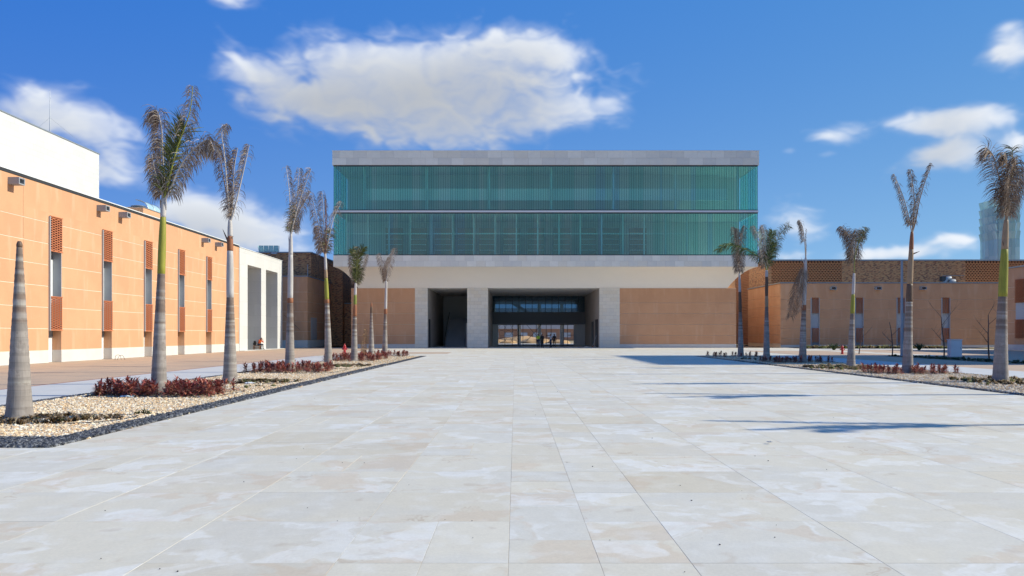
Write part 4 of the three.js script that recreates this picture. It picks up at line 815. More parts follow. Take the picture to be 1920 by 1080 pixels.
palm('palm with short green sheath and shaggy brown crown before the glass corner', BED_L - 0.1, 41.8, { trunk: 3.4, crown: 6.02, lean: -0.17, base: 0.225, neck: 0.115, shaft: [[3.38, 3.6, RUST, 0.115], [3.58, 4.75, YG, 0.085], [4.73, 5.2, TAN, 0.075], [5.18, 6.04, PAPER, 0.055]], fronds: [
  [[[-0.09, 0.64], [-0.46, 2.0], [-0.73, 3.19]], 'mixed', { len: 0.6, right: 0.3, dense: 1.4 }],
  [[[-0.05, 0.64], [-0.14, 2.46], [-0.23, 3.46]], 'mixed', { len: 0.55, right: 0.3, dense: 1.2 }],
  [[[0.05, 0.64], [0.07, 2.0], [0.07, 2.96]], 'brown', { len: 0.16, rib: RUST, r0: 0.05 }],
  [[[0.14, 0.64], [0.46, 2.0], [0.86, 2.87]], 'dead', { len: 0.55, right: 0.25 }],
  [[[0.06, 0.3], [0.2, 0.9], [0.3, 1.4]], 'olive', { len: 0.5, n: 140 }], [[[-0.1, 0.2], [-0.25, 0.9], [-0.3, 1.5]], 'brown', { len: 0.6, z: 0.3 }]] });
palm('short palm with compact dense green plume and dry fringe', BED_L - 0.2, 49, { trunk: 2.86, crown: 4.92, lean: 0.08, base: 0.24, neck: 0.12, shaft: [[2.84, 3.6, RUST, 0.1], [3.58, 4.2, GREENSH, 0.09], [4.18, 4.95, PAPER, 0.06]], fronds: [
  [[[0.05, 0.56], [0.0, 1.6], [-0.24, 2.21]], 'green', { len: 0.5, dense: 1.3 }], [[[0.09, 0.56], [0.24, 1.69], [0.56, 2.26]], 'green', { len: 0.5, right: 0.6, dense: 1.3 }], [[[0.08, 0.66], [0.14, 1.69], [0.19, 2.3]], 'olive', { len: 0.5, z: 0.3 }],
  [[[-0.05, 0.47], [-0.24, 1.22], [-0.33, 1.88]], 'mixed', { len: 0.45, right: 0.2 }], [[[0.14, 0.47], [0.42, 1.22], [0.66, 1.88]], 'dead', { len: 0.4, right: 0.8, wind: 0.2 }], [[[0.0, 0.1], [-0.06, 0.5], [-0.14, 1.0]], 'mixed', { len: 0.4, right: 0.5 }], [[[0.05, 0.1], [0.2, 0.5], [0.3, 1.0]], 'olive', { len: 0.45, right: 0.7 }]] });
palm('crownless palm stump with dark tip beside a fallen dry frond', BED_L - 0.6, 57, { trunk: 3.3, base: 0.24, neck: 0.085, pow: 0.9, shaft: [[3.28, 3.75, UMBER, 0.07], [3.73, 4.05, RUST, 0.04]] });
palm('palm with a dry V-shaped crown at the far end of the bed by the hall', BED_L - 0.2, 63.5 - 3, { trunk: 3.3, crown: 5.85, lean: 0.12, base: 0.24, neck: 0.12, shaft: [[3.28, 3.7, RUST, 0.115], [3.68, 5.87, PAPER, 0.07]], fronds: [
  [[[-0.12, 0.73], [-0.34, 1.46], [-0.57, 2.13]], 'mixed', { len: 0.55, right: 0.4 }], [[[0.12, 0.73], [0.37, 1.58], [0.73, 2.56]], 'dead', { len: 0.55, right: 0.3, dense: 1.3 }], [[[0.02, 0.73], [0.12, 1.46], [0.24, 1.89]], 'dead', { len: 0.5 }], [[[-0.05, 0.1], [-0.15, 0.6], [-0.2, 1.0]], 'brown', { len: 0.4 }]] });
// right bed
palm('palm with thick yellow-green sheath and big dark brush of leaves, by the glass tower', BED_R + 0.03, 27.3, { trunk: 3.05, crown: 5.72, lean: 0.2, base: 0.26, neck: 0.14, shaft: [[3.03, 4.7, YG, 0.11], [4.68, 5.74, TAN, 0.07]], stubs: [[4.7, -0.12, 0.3, UMBER], [4.8, 0.12, 0.3, PAPER]], fronds: [
  [[[-0.06, 0.75], [-0.31, 1.59], [-0.56, 2.32], [-0.82, 2.54]], 'brown', { len: 0.72, right: 0.25, dense: 1.2, droop: 0.8 }], [[[-0.02, 0.92], [0.0, 1.67], [-0.13, 2.26], [-0.31, 2.22]], 'brown', { len: 0.7, right: 0.4, dense: 1.3 }],
  [[[0.08, 0.92], [0.29, 1.92], [0.29, 2.61]], 'olive', { len: 0.55, right: 0.5 }], [[[0.19, 0.84], [0.48, 1.46], [0.56, 1.92]], 'brown', { len: 0.6, right: 0.5 }], [[[0.02, 0.92], [0.15, 1.67], [0.19, 2.13]], 'brown', { len: 0.65, right: 0.35 }], [[[0.02, 0.3], [-0.05, 0.9], [-0.15, 1.4]], 'brown', { len: 0.55, z: 0.4 }], [[[0.05, 0.3], [0.15, 0.9], [0.3, 1.4]], 'mixed', { len: 0.5, right: 0.7, wind: 0 }]] });
palm('tall slender palm with three dry fronds fanned like a trident', BED_R, 33.7, { trunk: 3.14, crown: 6.15, lean: 0.19, base: 0.235, neck: 0.13, shaft: [[3.12, 3.9, UMBER, 0.115], [3.88, 5.4, TAN, 0.09], [5.38, 6.17, RUST, 0.055]], stubs: [[5.2, 0.35, 0.12, UMBER], [4.5, -0.12, 0.3, TAN]], fronds: [
  [[[-0.13, 0.57], [-0.41, 1.55], [-0.83, 2.53]], 'mixed', { len: 0.36, right: 0.06, dense: 1.2 }], [[[0.08, 0.67], [0.05, 1.96], [-0.11, 2.73]], 'brown', { len: 0.36, right: 0.3, dense: 1.3 }], [[[0.15, 0.41], [0.36, 1.44], [0.62, 2.27], [0.92, 2.99]], 'brown', { len: 0.36, right: 0.05, dense: 1.2 }]] });
palm('palm with thin bright green sheath and drooping brown mop crown', BED_R + 0.05, 39.5, { trunk: 2.78, crown: 4.8, lean: 0.16, base: 0.22, neck: 0.1, shaft: [[2.76, 3.75, YG, 0.075], [3.73, 4.82, PAPER, 0.055]], fronds: [
  [[[-0.04, 0.97], [-0.2, 1.94], [-0.58, 2.46]], 'brown', { len: 0.62, right: 0.25, dense: 1.3 }], [[[0.04, 0.97], [0.18, 1.86], [0.47, 2.18]], 'brown', { len: 0.6, right: 0.5 }], [[[-0.02, 0.97], [-0.04, 1.78], [-0.2, 2.3]], 'brown', { len: 0.6, right: 0.3 }], [[[0.02, 0.97], [0.08, 1.69], [0.16, 2.26]], 'mixed', { len: 0.6 }], [[[0.02, 0.9], [0.22, 1.7], [0.5, 2.3]], 'olive', { len: 0.4, n: 110, t0: 0.6 }]] });
palm('palm with one dead frond hanging down beside its pale sheath', BED_R, 46, { trunk: 3.14, crown: 6.24, lean: 0.18, base: 0.235, neck: 0.125, shaft: [[3.12, 3.45, RUST, 0.12], [3.43, 5.4, PAPER, 0.1], [5.38, 6.26, PAPER, 0.06]], stubs: [[5.9, -0.3, 0.4, PAPER], [5.5, 0.1, 0.4, UMBER]], fronds: [
  [[[-0.02, 0.66], [-0.06, 1.41], [-0.12, 1.97], [-0.26, 2.32]], 'mixed', { len: 0.42, right: 0.04, t0: 0.35 }], [[[0.04, 0.47], [0.06, 1.13], [0.11, 1.74]], 'brown', { len: 0.1, n: 60 }],
  [[[-0.17, -0.75], [-0.4, -1.41], [-0.73, -2.35], [-1.0, -3.5]], 'brown', { len: 0.75, right: 0.5, wind: -0.15, dense: 1.6, z: 0.3, droop: 1.6 }], [[[-0.1, -0.6], [-0.22, -1.3], [-0.35, -2.2], [-0.42, -3.2]], 'mixed', { len: 0.6, right: 0.5, wind: -0.1, z: 0.2, droop: 1.6 }]] });
palm('palm with brown sheath and one long green frond arching toward the hall', BED_R - 0.1, 52.3, { trunk: 3.56, crown: 6.02, base: 0.24, neck: 0.11, shaft: [[3.54, 4.3, TAN, 0.1], [4.28, 5.6, UMBER, 0.095], [5.58, 6.04, PAPER, 0.08]], fronds: [
  [[[-0.24, 0.64], [-0.98, 1.18], [-2.05, 1.6], [-2.91, 1.66], [-3.45, 1.34]], 'green', { len: 0.62, droop: 0.9, right: 0.45, dense: 1.5, r0: 0.05, z: 0.4 }], [[[-0.18, 1.18], [-0.61, 2.46], [-0.93, 3.02]], 'dead', { len: 0.5, dense: 1.2 }], [[[-0.07, 1.39], [-0.18, 2.57], [-0.34, 3.05]], 'mixed', { len: 0.55, dense: 1.3 }],
  [[[0.3, 0.86], [0.62, 1.71], [1.05, 2.57], [1.6, 3.1]], 'olive', { len: 0.6, right: 0.5, dense: 1.5 }], [[[0.09, 1.07], [0.3, 2.03], [0.41, 2.67]], 'green', { len: 0.6, dense: 1.2 }], [[[0.1, 0.5], [0.35, 1.2], [0.5, 1.8]], 'green', { len: 0.6 }], [[[-0.1, 0.4], [-0.3, 0.9], [-0.45, 1.4]], 'mixed', { len: 0.6, right: 0.3 }]] });
palm('palm with dark bushy dead crown before the hall corner', BED_R - 0.1, 58.3, { trunk: 3.4, crown: 6.27, lean: -0.1, base: 0.24, neck: 0.115, shaft: [[3.38, 4.9, UMBER, 0.1], [4.88, 6.29, PAPER, 0.06]], fronds: [
  [[[-0.08, 0.83], [-0.3, 2.38], [-0.54, 3.51]], 'brown', { len: 0.55, right: 0.5, dense: 1.5 }], [[[0.04, 1.43], [0.25, 2.74], [0.49, 3.63]], 'brown', { len: 0.5, right: 0.4, dense: 1.5 }], [[[-0.01, 1.43], [-0.01, 2.74], [-0.08, 3.45]], 'brown', { len: 0.55, dense: 1.5 }], [[[-0.03, 0.3], [-0.15, 1.0], [-0.3, 1.9]], 'mixed', { len: 0.6 }], [[[0.05, 0.3], [0.1, 1.0], [0.2, 1.8]], 'mixed', { len: 0.5, right: 0.6, wind: 0 }]] });
// two more of the row stand outside the picture; their shadows lie across the paving
for (const [d, fr] of [[22.0, 1], [14.9, 0]]) palm(fr ? 'tall palm of the right row whose crown shadow crosses the paving' : 'palm of the right row with forked crown at the bed end', BED_R + 0.1, d, { trunk: 3.1, crown: 5.9, lean: 0.1, base: 0.24, neck: 0.12, shaft: [[3.08, 4.8, YG, 0.09], [4.78, 5.92, TAN, 0.06]], fronds: [
  [[[-0.13, 0.57], [-0.41, 1.55], [-0.83, 2.53]], 'mixed', { z: -0.9, dense: 2.2, width: 0.03 }], [[[0.08, 0.67], [0.05, 1.96], [-0.11, 2.73]], 'brown', { z: 0.5, dense: 2.2, width: 0.03 }], [[[0.15, 0.41], [0.36, 1.44], [0.62, 2.27], [0.92, 2.6]], 'brown', { z: 0.9, dense: 2.2, width: 0.03 }], [[[0.0, 0.4], [-0.2, 1.2], [-0.3, 1.8]], 'olive', { z: 0.2, dense: 2, width: 0.03 }]] });
{ // dry frond leaning by the far stump
  const t = thing('fallen_frond', 'dry tan frond leaning upright beside the crownless palm stump', 'palm frond', [BED_L - 1.0, 0, -56.6], 0);
  frond(t, V(-0.1, 0.05, 0), [[0.0, 0.5], [0.06, 1.2], [0.16, 2.05]], 'brown', { tones: [[0.45, 0.27, 0.13], [0.38, 0.2, 0.09]], rib: [0.45, 0.27, 0.13], len: 0.4, right: 0.5, z: 0 });
}

// ================================================================ RED SHRUBS, WEEDS, SAPLINGS
function shrubProto(seed) {
  const r = rngOf(seed), stems = [], P = [], N = [], C = [], I = [];
  const ns = 2 + Math.floor(r() * 2);
  for (let s = 0; s < ns; s++) {
    const h = 0.16 + 0.2 * r(), bx = (r() - 0.5) * 0.14, bz = (r() - 0.5) * 0.14, tx = bx + (r() - 0.5) * 0.16, tz = bz + (r() - 0.5) * 0.16;
    stems.push(sweepG([V(bx, -0.02, bz), V((bx + tx) / 2, h * 0.55, (bz + tz) / 2), V(tx, h, tz)], [0.008, 0.007, 0.004], 5, false));
    const n = 20 + Math.floor(r() * 6);
    for (let k = 0; k < n; k++) {
      const u = 0.3 + 0.75 * k / n, a = k * 2.4 + r() * 0.6, el = mix(-0.15, 1.25, Math.pow(k / n, 1.5)) + (r() - 0.5) * 0.3, L = (0.16 + 0.08 * r()) * (1 - 0.2 * k / n), W = 0.034 + 0.014 * r();
      const o = V(mix(bx, tx, u), h * Math.min(1, u), mix(bz, tz, u)), dr = V(Math.cos(a) * Math.cos(el), Math.sin(el), Math.sin(a) * Math.cos(el)), sd = V(-Math.sin(a), 0, Math.cos(a)), up = V(0, 0, 0).crossVectors(sd, dr).normalize();
      if (up.y < 0) up.negate();
      const t = r(), c = t < 0.45 ? [0.33, 0.072, 0.058] : t < 0.68 ? [0.21, 0.058, 0.050] : t < 0.9 ? [0.46, 0.16, 0.10] : [0.24, 0.13, 0.07], f = 0.8 + 0.4 * r();
      const k0 = P.length / 3;
      for (const [q, w, lift] of [[0, 0.12, 0], [0.35, 1, 0.012], [0.7, 0.75, 0], [1, 0.05, -0.035]]) for (const sgn of [-1, 1]) {
        P.push(o.x + dr.x * L * q + sd.x * W * 0.5 * w * sgn + up.x * lift, o.y + dr.y * L * q + sd.y * W * 0.5 * w * sgn + up.y * lift, o.z + dr.z * L * q + sd.z * W * 0.5 * w * sgn + up.z * lift);
        N.push(up.x + sd.x * sgn * 0.3, up.y, up.z + sd.z * sgn * 0.3); C.push(c[0] * f, c[1] * f, c[2] * f);
      }
      for (let q = 0; q < 3; q++) { const b = k0 + q * 2; I.push(b, b + 1, b + 2, b + 1, b + 3, b + 2); }
    }
  }
  const g = new THREE.BufferGeometry(); g.setAttribute('position', new THREE.Float32BufferAttribute(P, 3)); g.setAttribute('normal', new THREE.Float32BufferAttribute(N, 3)); g.setAttribute('color', new THREE.Float32BufferAttribute(C, 3)); g.setIndex(I);
  const o = new THREE.Group(); add(o, 'stem', mergeGeometries(stems), sheath([0.20, 0.12, 0.08])); add(o, 'foliage', g, M.leaf);
  return o;
}
const shrubs = [31, 32, 33, 34, 35, 36].map(shrubProto);
function shrubPatch(label, group, x0, x1, d0, d1, n, k = 1, skip) {
  const cols = Math.max(2, Math.round(Math.sqrt(n * (x1 - x0) / (d1 - d0)))), rowsN = Math.ceil(n / cols);
  for (let i = 0; i < n; i++) {
    const x = mix(x0, x1, ((i % cols) + R(0.1, 0.9)) / cols), d = mix(d0, d1, (Math.floor(i / cols) + R(0.1, 0.9)) / rowsN);
    if (skip && Math.hypot(x - skip[0], d - skip[1]) < 0.36) continue;
    const c = shrubs[Math.floor(rnd() * shrubs.length)].clone(); c.name = numbered('red_leaf_plant'); c.position.set(x, 0.02, -d); c.rotation.y = R(0, 6.28); c.scale.set(R(0.9, 1.25) * k, R(0.72, 1.02) * k, R(0.9, 1.25) * k);
    scene.add(c); tag(c, label, 'plant', group);
  }
}
const PL = 'leafy red plant in the clump round the palm with ';
shrubPatch(PL + 'yellow-green sheath and half-green crown', 'red plants round the half-green palm', -11.6, -8.2, 20.7, 22.9, 74, 1.05, [BED_L, 21.7]);
shrubPatch(PL + 'long white papery sheath', 'red plants round the white-sheathed palm', -11.9, -8.4, 33.6, 37.2, 60, 1.1, [BED_L - 0.2, 35]);
shrubPatch('leafy red plant in the clump round the short palm with compact green plume', 'red plants round the green plume palm', -12.0, -8.6, 48.0, 54.2, 50, 1.2, [BED_L - 0.2, 49]);
shrubPatch(PL + 'dry V-shaped crown', 'red plants round the V-crowned palm', -11.9, -8.3, 58.8, 61.0, 32, 1.15, [BED_L - 0.2, 60.5]);
shrubPatch(PL + 'three fronds like a trident', 'red plants round the trident palm', 15.3, 18.9, 32.6, 34.8, 44, 0.95, [BED_R, 33.7]);
shrubPatch(PL + 'one dead frond hanging down', 'red plants round the palm with a hanging frond', 15.0, 18.9, 45.2, 48.4, 36, 1.0, [BED_R, 46]);
shrubPatch(PL + 'dark bushy dead crown', 'red plants round the dark-crowned palm', 14.6, 18.6, 57.2, 60.4, 22, 0.95, [BED_R - 0.1, 58.3]);

// weeds: tufts of thin blades, nobody could count them
function tuftG(seed, n, h, tones) {
  const r = rngOf(seed), P = [], N = [], C = [];
  for (let i = 0; i < n; i++) {
    const a = r() * 6.28, l = h * (0.4 + 0.8 * r()), lean = 0.3 + 0.9 * r(), bx = (r() - 0.5) * 0.1, bz = (r() - 0.5) * 0.1, w = 0.006 + 0.007 * r(), c = tones[Math.floor(r() * tones.length)], sx = -Math.sin(a) * w, sz = Math.cos(a) * w;
    const m = V(bx + Math.cos(a) * l * lean * 0.35, l * 0.65, bz + Math.sin(a) * l * lean * 0.35), t = V(bx + Math.cos(a) * l * lean, l * 0.8, bz + Math.sin(a) * l * lean);
    for (const p of [[bx - sx, 0, bz - sz], [bx + sx, 0, bz + sz], [m.x + sx, m.y, m.z + sz], [bx - sx, 0, bz - sz], [m.x + sx, m.y, m.z + sz], [m.x - sx, m.y, m.z - sz], [m.x - sx, m.y, m.z - sz], [m.x + sx, m.y, m.z + sz], [t.x, t.y, t.z]]) { P.push(...p); N.push(Math.cos(a) * 0.5, 0.8, Math.sin(a) * 0.5); C.push(...c); }
  }
  const g = new THREE.BufferGeometry(); g.setAttribute('position', new THREE.Float32BufferAttribute(P, 3)); g.setAttribute('normal', new THREE.Float32BufferAttribute(N, 3)); g.setAttribute('color', new THREE.Float32BufferAttribute(C, 3)); return g;
}
const DRY = tuftG(7, 26, 0.13, [[0.44, 0.32, 0.17], [0.34, 0.22, 0.12], [0.52, 0.41, 0.25]]), LIVE = tuftG(8, 22, 0.16, [[0.17, 0.22, 0.05], [0.22, 0.24, 0.07], [0.30, 0.28, 0.11]]);
function weeds(name, label, g, spots) {
  const im = new THREE.InstancedMesh(g, M.leaf, spots.length), m = new THREE.Matrix4(), q = new THREE.Quaternion();
  spots.forEach(([x, y, z, k], i) => { q.setFromAxisAngle(V(0, 1, 0), R(0, 6.28)); m.compose(V(x, y, z), q, V(k, k * R(0.7, 1.2), k)); im.setMatrixAt(i, m); });
  im.name = numbered(name); im.userData.kind = 'stuff'; im.castShadow = im.receiveShadow = true; scene.add(im); tag(im, label, 'weeds');
}
const disc = (cx, d, rx, rd, n, k0, k1) => { const l = []; for (let i = 0; i < n; i++) { const a = R(0, 6.28), q = Math.sqrt(rnd()); l.push([cx + Math.cos(a) * q * rx, 0.012, -(d + Math.sin(a) * q * rd), R(k0, k1)]); } return l; };
weeds('dry_weeds', 'dry brown weeds round the lone palm stump at the bed end', DRY, [...disc(-9.5, 15.0, 1.15, 0.7, 150, 0.6, 1.3), ...disc(-8.5, 15.4, 0.7, 0.5, 50, 0.5, 1.0)]);
weeds('green_weeds', 'sparse green weeds in the left pebble bed', LIVE, [...disc(-9.1, 15.2, 1.1, 0.6, 26, 0.4, 0.9), ...disc(-7.9, 16.2, 0.25, 0.2, 6, 0.6, 1.0), ...disc(-9, 27.3, 1.3, 0.9, 50, 0.5, 1.1), ...disc(-8.1, 24.6, 0.5, 0.8, 12, 0.4, 0.9), ...disc(-8.8, 40.6, 1.2, 1.4, 50, 0.5, 1.1)]);
weeds('dry_weeds', 'dry weeds round the palm with side stub in the left bed', DRY, [...disc(-9.2, 27.2, 1.5, 1.0, 90, 0.5, 1.2), ...disc(-9.0, 41.4, 1.4, 1.4, 90, 0.6, 1.2)]);
weeds('dry_weeds', 'dry weeds scattered between palms of the right bed', DRY, [...disc(16.6, 39, 1.9, 2.4, 160, 0.6, 1.4), ...disc(17.5, 27.5, 1.8, 2.2, 170, 0.6, 1.4), ...disc(17, 52, 1.8, 2, 60, 0.6, 1.3)]);
weeds('green_weeds', 'green weeds between palms of the right bed', LIVE, [...disc(16.4, 38.5, 1.9, 2.6, 90, 0.6, 1.3), ...disc(17.2, 26.8, 1.9, 2.2, 60, 0.5, 1.2)]);
const strip = (x0, x1, d0, d1, n, k0, k1, y) => { const l = []; for (let i = 0; i < n; i++) l.push([R(x0, x1), y, -R(d0, d1), R(k0, k1)]); return l; };
weeds('green_weeds', 'rough green weeds in the strip under the bare saplings', LIVE, strip(29.1, 31.5, 42, 61, 160, 0.6, 1.4, 0));
weeds('green_weeds', 'rough weeds along the foot of the orange wing', LIVE, strip(36.2, 53.5, 92.2, 98.6, 300, 1.2, 2.6, 0.02));
weeds('dry_weeds', 'dry grass along the foot of the orange wing', DRY, [...strip(36.2, 53.5, 92.2, 98.6, 300, 1.2, 2.8, 0.02), ...strip(29.1, 31.5, 42, 61, 160, 0.6, 1.5, 0)]);

function sapling(label, x, d, h, seed, leanx) {
  const t = thing('bare_sapling', label, 'sapling', [x, 0, -d], 0, 'bare saplings beside the road'), r = rngOf(seed), tw = [];
  const limb = (p, dir, L, rad, lev) => {
    const pts = [p.clone()], rr = [rad], q = p.clone(), dd = dir.clone();
    for (let k = 1; k <= 5; k++) { dd.x += (r() - 0.5) * 0.28; dd.z += (r() - 0.5) * 0.28; dd.y += 0.05; dd.normalize(); q.addScaledVector(dd, L / 5); pts.push(q.clone()); rr.push(mix(rad, rad * 0.45, k / 5)); if (lev < 2 && k >= (lev ? 2 : 2) && r() < 0.85) { const a = r() * 6.28; limb(q.clone(), V(Math.cos(a) * 0.8, 0.75, Math.sin(a) * 0.8).normalize(), L * (0.35 + 0.2 * r()), rr[k] * 0.6, lev + 1); } }
    (lev ? tw : (tw.main = [])).push(sweepG(pts, rr, lev ? 5 : 8));
  };
  limb(V(0, -0.05, 0), V(leanx, 1, 0).normalize(), h * 0.86, 0.055, 0);
  add(t, 'trunk', tw.main[0], M.bark); if (tw.length) add(t, 'branches', mergeGeometries(tw), M.bark);
}
sapling('slim bare sapling close to the red hydrant by the orange wing', 30.0, 67.5, 2.9, 41, 0.03);
sapling('bare sapling with upright forked twigs left of the lamp post', 29.4, 60.3, 3.2, 57, 0.02);
sapling('bare sapling beside the white utility cabinet', 30.5, 55.0, 3.5, 44, -0.02);
sapling('bare sapling leaning back with one long side branch, past the utility cabinet', 30.6, 49.9, 3.5, 45, -0.04);
function agave(label, x, d) {
  const t = thing('clipped_agave', label, 'plant', [x, 0, -d], 0, 'dark rosettes by the orange wing');
  for (let k = 0; k < 26; k++) { const a = k * 2.4, el = mix(0.75, 1.4, (k % 9) / 9), L = R(0.75, 0.95), c = Math.cos(el); add(t, 'leaf', sweepG([V(Math.cos(a) * 0.05, 0, Math.sin(a) * 0.05), V(Math.cos(a) * c * L * 0.5, Math.sin(el) * L * 0.5, Math.sin(a) * c * L * 0.5), V(Math.cos(a) * c * L * 1.1, Math.sin(el) * L * 0.9, Math.sin(a) * c * L * 1.1)], [0.05, 0.055, 0.01], 5), sheath([0.035, 0.07, 0.02])); }
}
agave('dark green spiky rosette near the red hydrant before the orange wing', 34.6, 84); agave('dark green spiky rosette between the lamp post and the trident palm', 43.6, 83.5);

// ================================================================ STREET THINGS
function hydrant(label, x, d, h) {
  const t = thing('fire_hydrant', label, 'fire hydrant', [x, 0, -d], 0, 'red fire hydrants'), s = h / 0.86, L = (l) => new THREE.LatheGeometry(l.map(([r, y]) => new THREE.Vector2(r * s, y * s)), 18);
  add(t, 'base_flange', L([[0, 0], [0.17, 0], [0.17, 0.05], [0.11, 0.06], [0, 0.06]]), M.hydrant); add(t, 'barrel', L([[0, 0.06], [0.105, 0.06], [0.1, 0.5], [0.14, 0.51], [0.14, 0.56], [0.115, 0.57], [0, 0.57]]), M.hydrant);
  add(t, 'bonnet', L([[0, 0.57], [0.115, 0.57], [0.105, 0.68], [0.06, 0.76], [0.035, 0.77], [0.035, 0.86], [0, 0.86]]), M.hydrant);
  for (const k of [-1, 1]) add(t, 'side_outlet', sweepG([V(k * 0.08 * s, 0.43 * s, 0), V(k * 0.19 * s, 0.43 * s, 0), V(k * 0.22 * s, 0.43 * s, 0)], [0.05 * s, 0.05 * s, 0.065 * s], 10), M.hydrant);
  add(t, 'front_outlet', sweepG([V(0, 0.4 * s, 0.08 * s), V(0, 0.4 * s, 0.18 * s)], [0.07 * s, 0.07 * s], 12), M.hydrant);
}
hydrant('red fire hydrant on the tan paving left of the plaza, before the dark wing', -14.6, 66.2, 0.9); hydrant('red fire hydrant on the roadside before the orange wing', 28.0, 66.2, 0.8);
{
  const t = thing('lamp_post', 'tall plain grey lamp post beside the trident palm', 'lamp post', [30.0, 0, -60]);
  add(t, 'pole', sweepG([V(0, 0, 0), V(0, 4, 0), V(0, 7.4, 0)], [0.12, 0.1, 0.08], 14), std({ map: concreteMap, rgb: [0.42, 0.46, 0.50], roughness: 0.5 })); add(t, 'base_plate', boxG(-0.24, 0.24, 0, 0.03, -0.24, 0.24), M.steel); add(t, 'cap', sweepG([V(0, 7.4, 0), V(0, 7.45, 0)], [0.1, 0.09], 12), M.steel); add(t, 'service_door', boxG(-0.05, 0.05, 0.5, 0.95, 0.1, 0.124), M.steel);
  const c = thing('utility_cabinet', 'white steel utility cabinet on the strip between bare saplings', 'cabinet', [31.25, 0, -55]);
  box(c, 'plinth', M.concrete, -0.43, 0.43, 0, 0.12, -0.25, 0.25); box(c, 'body', M.whitePaint, -0.4, 0.4, 0.12, 1.3, -0.22, 0.22); box(c, 'door', M.whitePaint, -0.36, 0.36, 0.17, 1.25, 0.22, 0.235); box(c, 'handle', M.steel, 0.26, 0.3, 0.65, 0.8, 0.235, 0.26); box(c, 'lid', M.whitePaint, -0.44, 0.44, 1.3, 1.35, -0.26, 0.27);
}
{ // small litter and pipes in the beds
  const crumple = (name, label, x, d, sx, sy, sz, rgb, seed, cat) => {
    const g = new THREE.IcosahedronGeometry(1, 3), p = g.attributes.position;
    for (let i = 0; i < p.count; i++) { const X = p.getX(i), Y = p.getY(i), Z = p.getZ(i), n = 1 + 0.7 * fbm(X * 1.8 + seed, Y * 1.8 + Z * 1.3, 256, 3, seed); p.setXYZ(i, X * n * sx, (Y * 0.8 + 0.4) * n * sy, Z * n * sz); }
    g.computeVertexNormals(); const m = add(scene, numbered(name), g, std({ rgb, roughness: 0.6 })); m.position.set(x, 0.03, -d); tag(m, label, cat);
  };
  crumple('crumpled_paper', 'crumpled white paper among weeds beside the lone palm stump', -9.02, 14.75, 0.12, 0.054, 0.080, [0.82, 0.84, 0.86], 3, 'litter');
  crumple('plastic_scrap', 'pale blue plastic scrap in weeds near the crumpled paper', -8.6, 15.2, 0.12, 0.05, 0.08, [0.35, 0.55, 0.72], 9, 'litter');
  crumple('plastic_bag', 'pale blue plastic bag under the red plants of the half-green palm', -10.35, 20.62, 0.19, 0.042, 0.096, [0.60, 0.74, 0.82], 15, 'litter');
  crumple('white_scrap', 'white scrap lying by the weeds round the stubbed palm', -9.0, 26.2, 0.13, 0.048, 0.080, [0.72, 0.74, 0.75], 21, 'litter');
  crumple('paper_scrap', 'small torn scrap lying on the open paving', 3.95, 12.0, 0.05, 0.012, 0.03, [0.5, 0.48, 0.45], 27, 'litter');
  crumple('white_rock', 'pale rock lying among weeds at the bed end', -9.65, 14.1, 0.11, 0.06, 0.09, [0.66, 0.63, 0.57], 33, 'rock');
  const hose = (label, x0, x1, d0, d1, seed) => { const r = rngOf(seed), c = [[x0, d0], [(x0 + x1) / 2, d0 - 0.1], [x1, d0], [x1 + 0.15, (d0 + d1) / 2], [x1, d1], [x0, d1], [x0 - 0.15, (d0 + d1) / 2]].map(([x, d]) => V(x + (r() - 0.5) * 0.2, 0.035, -d + (r() - 0.5) * 0.15)), cv = new THREE.CatmullRomCurve3(c, true); const m = add(scene, numbered('irrigation_hose'), new THREE.TubeGeometry(cv, 90, 0.014, 6, true), M.rubber); tag(m, label, 'hose'); };
  hose('black irrigation hose looped round the red plants of the half-green palm', -11.5, -8.1, 20.55, 23.0, 4); hose('black irrigation hose looped round the lone palm stump', -10.6, -7.9, 14.6, 15.9, 5); hose('black irrigation hose looped round the stubbed palm', -10.6, -7.9, 26.3, 28.3, 6); hose('black irrigation hose round the red plants of the white-sheathed palm', -11.9, -8.2, 33.4, 37.3, 8);
  const wl = thing('wire_loop', 'thin black wire loop standing on the road by the orange wall', 'wire', [-26.4, 0, -51.6]);
  add(wl, 'loop', new THREE.TubeGeometry(new THREE.CatmullRomCurve3([V(-0.3, 0, 0), V(-0.22, 0.3, 0.03), V(0.02, 0.3, 0), V(0.1, 0.1, 0), V(0.12, 0, 0)]), 24, 0.012, 5), M.rubber); add(wl, 'loop', new THREE.TubeGeometry(new THREE.CatmullRomCurve3([V(-0.1, 0, 0.1), V(0.0, 0.24, 0.06), V(0.2, 0.3, 0.02), V(0.32, 0.1, 0), V(0.36, 0, 0)]), 24, 0.012, 5), M.rubber);
}
{ // scraps on the paving
  const r = rngOf(66), gs = [];
  for (let i = 0; i < 45; i++) { const d = 5.5 + 28 * r() * r() , g = rockGs[i % 3].clone(); const k = 0.004 + 0.006 * r(); g.scale(k, k * 0.8, k); g.translate((-0.6 + 1.15 * r()) * d * 0.9, 0.006, -d); gs.push(g); }
  const m = add(scene, 'loose_grit', mergeGeometries(gs), M.rubber); m.userData.kind = 'stuff'; tag(m, 'dark specks of grit scattered over the pale paving', 'grit');
}

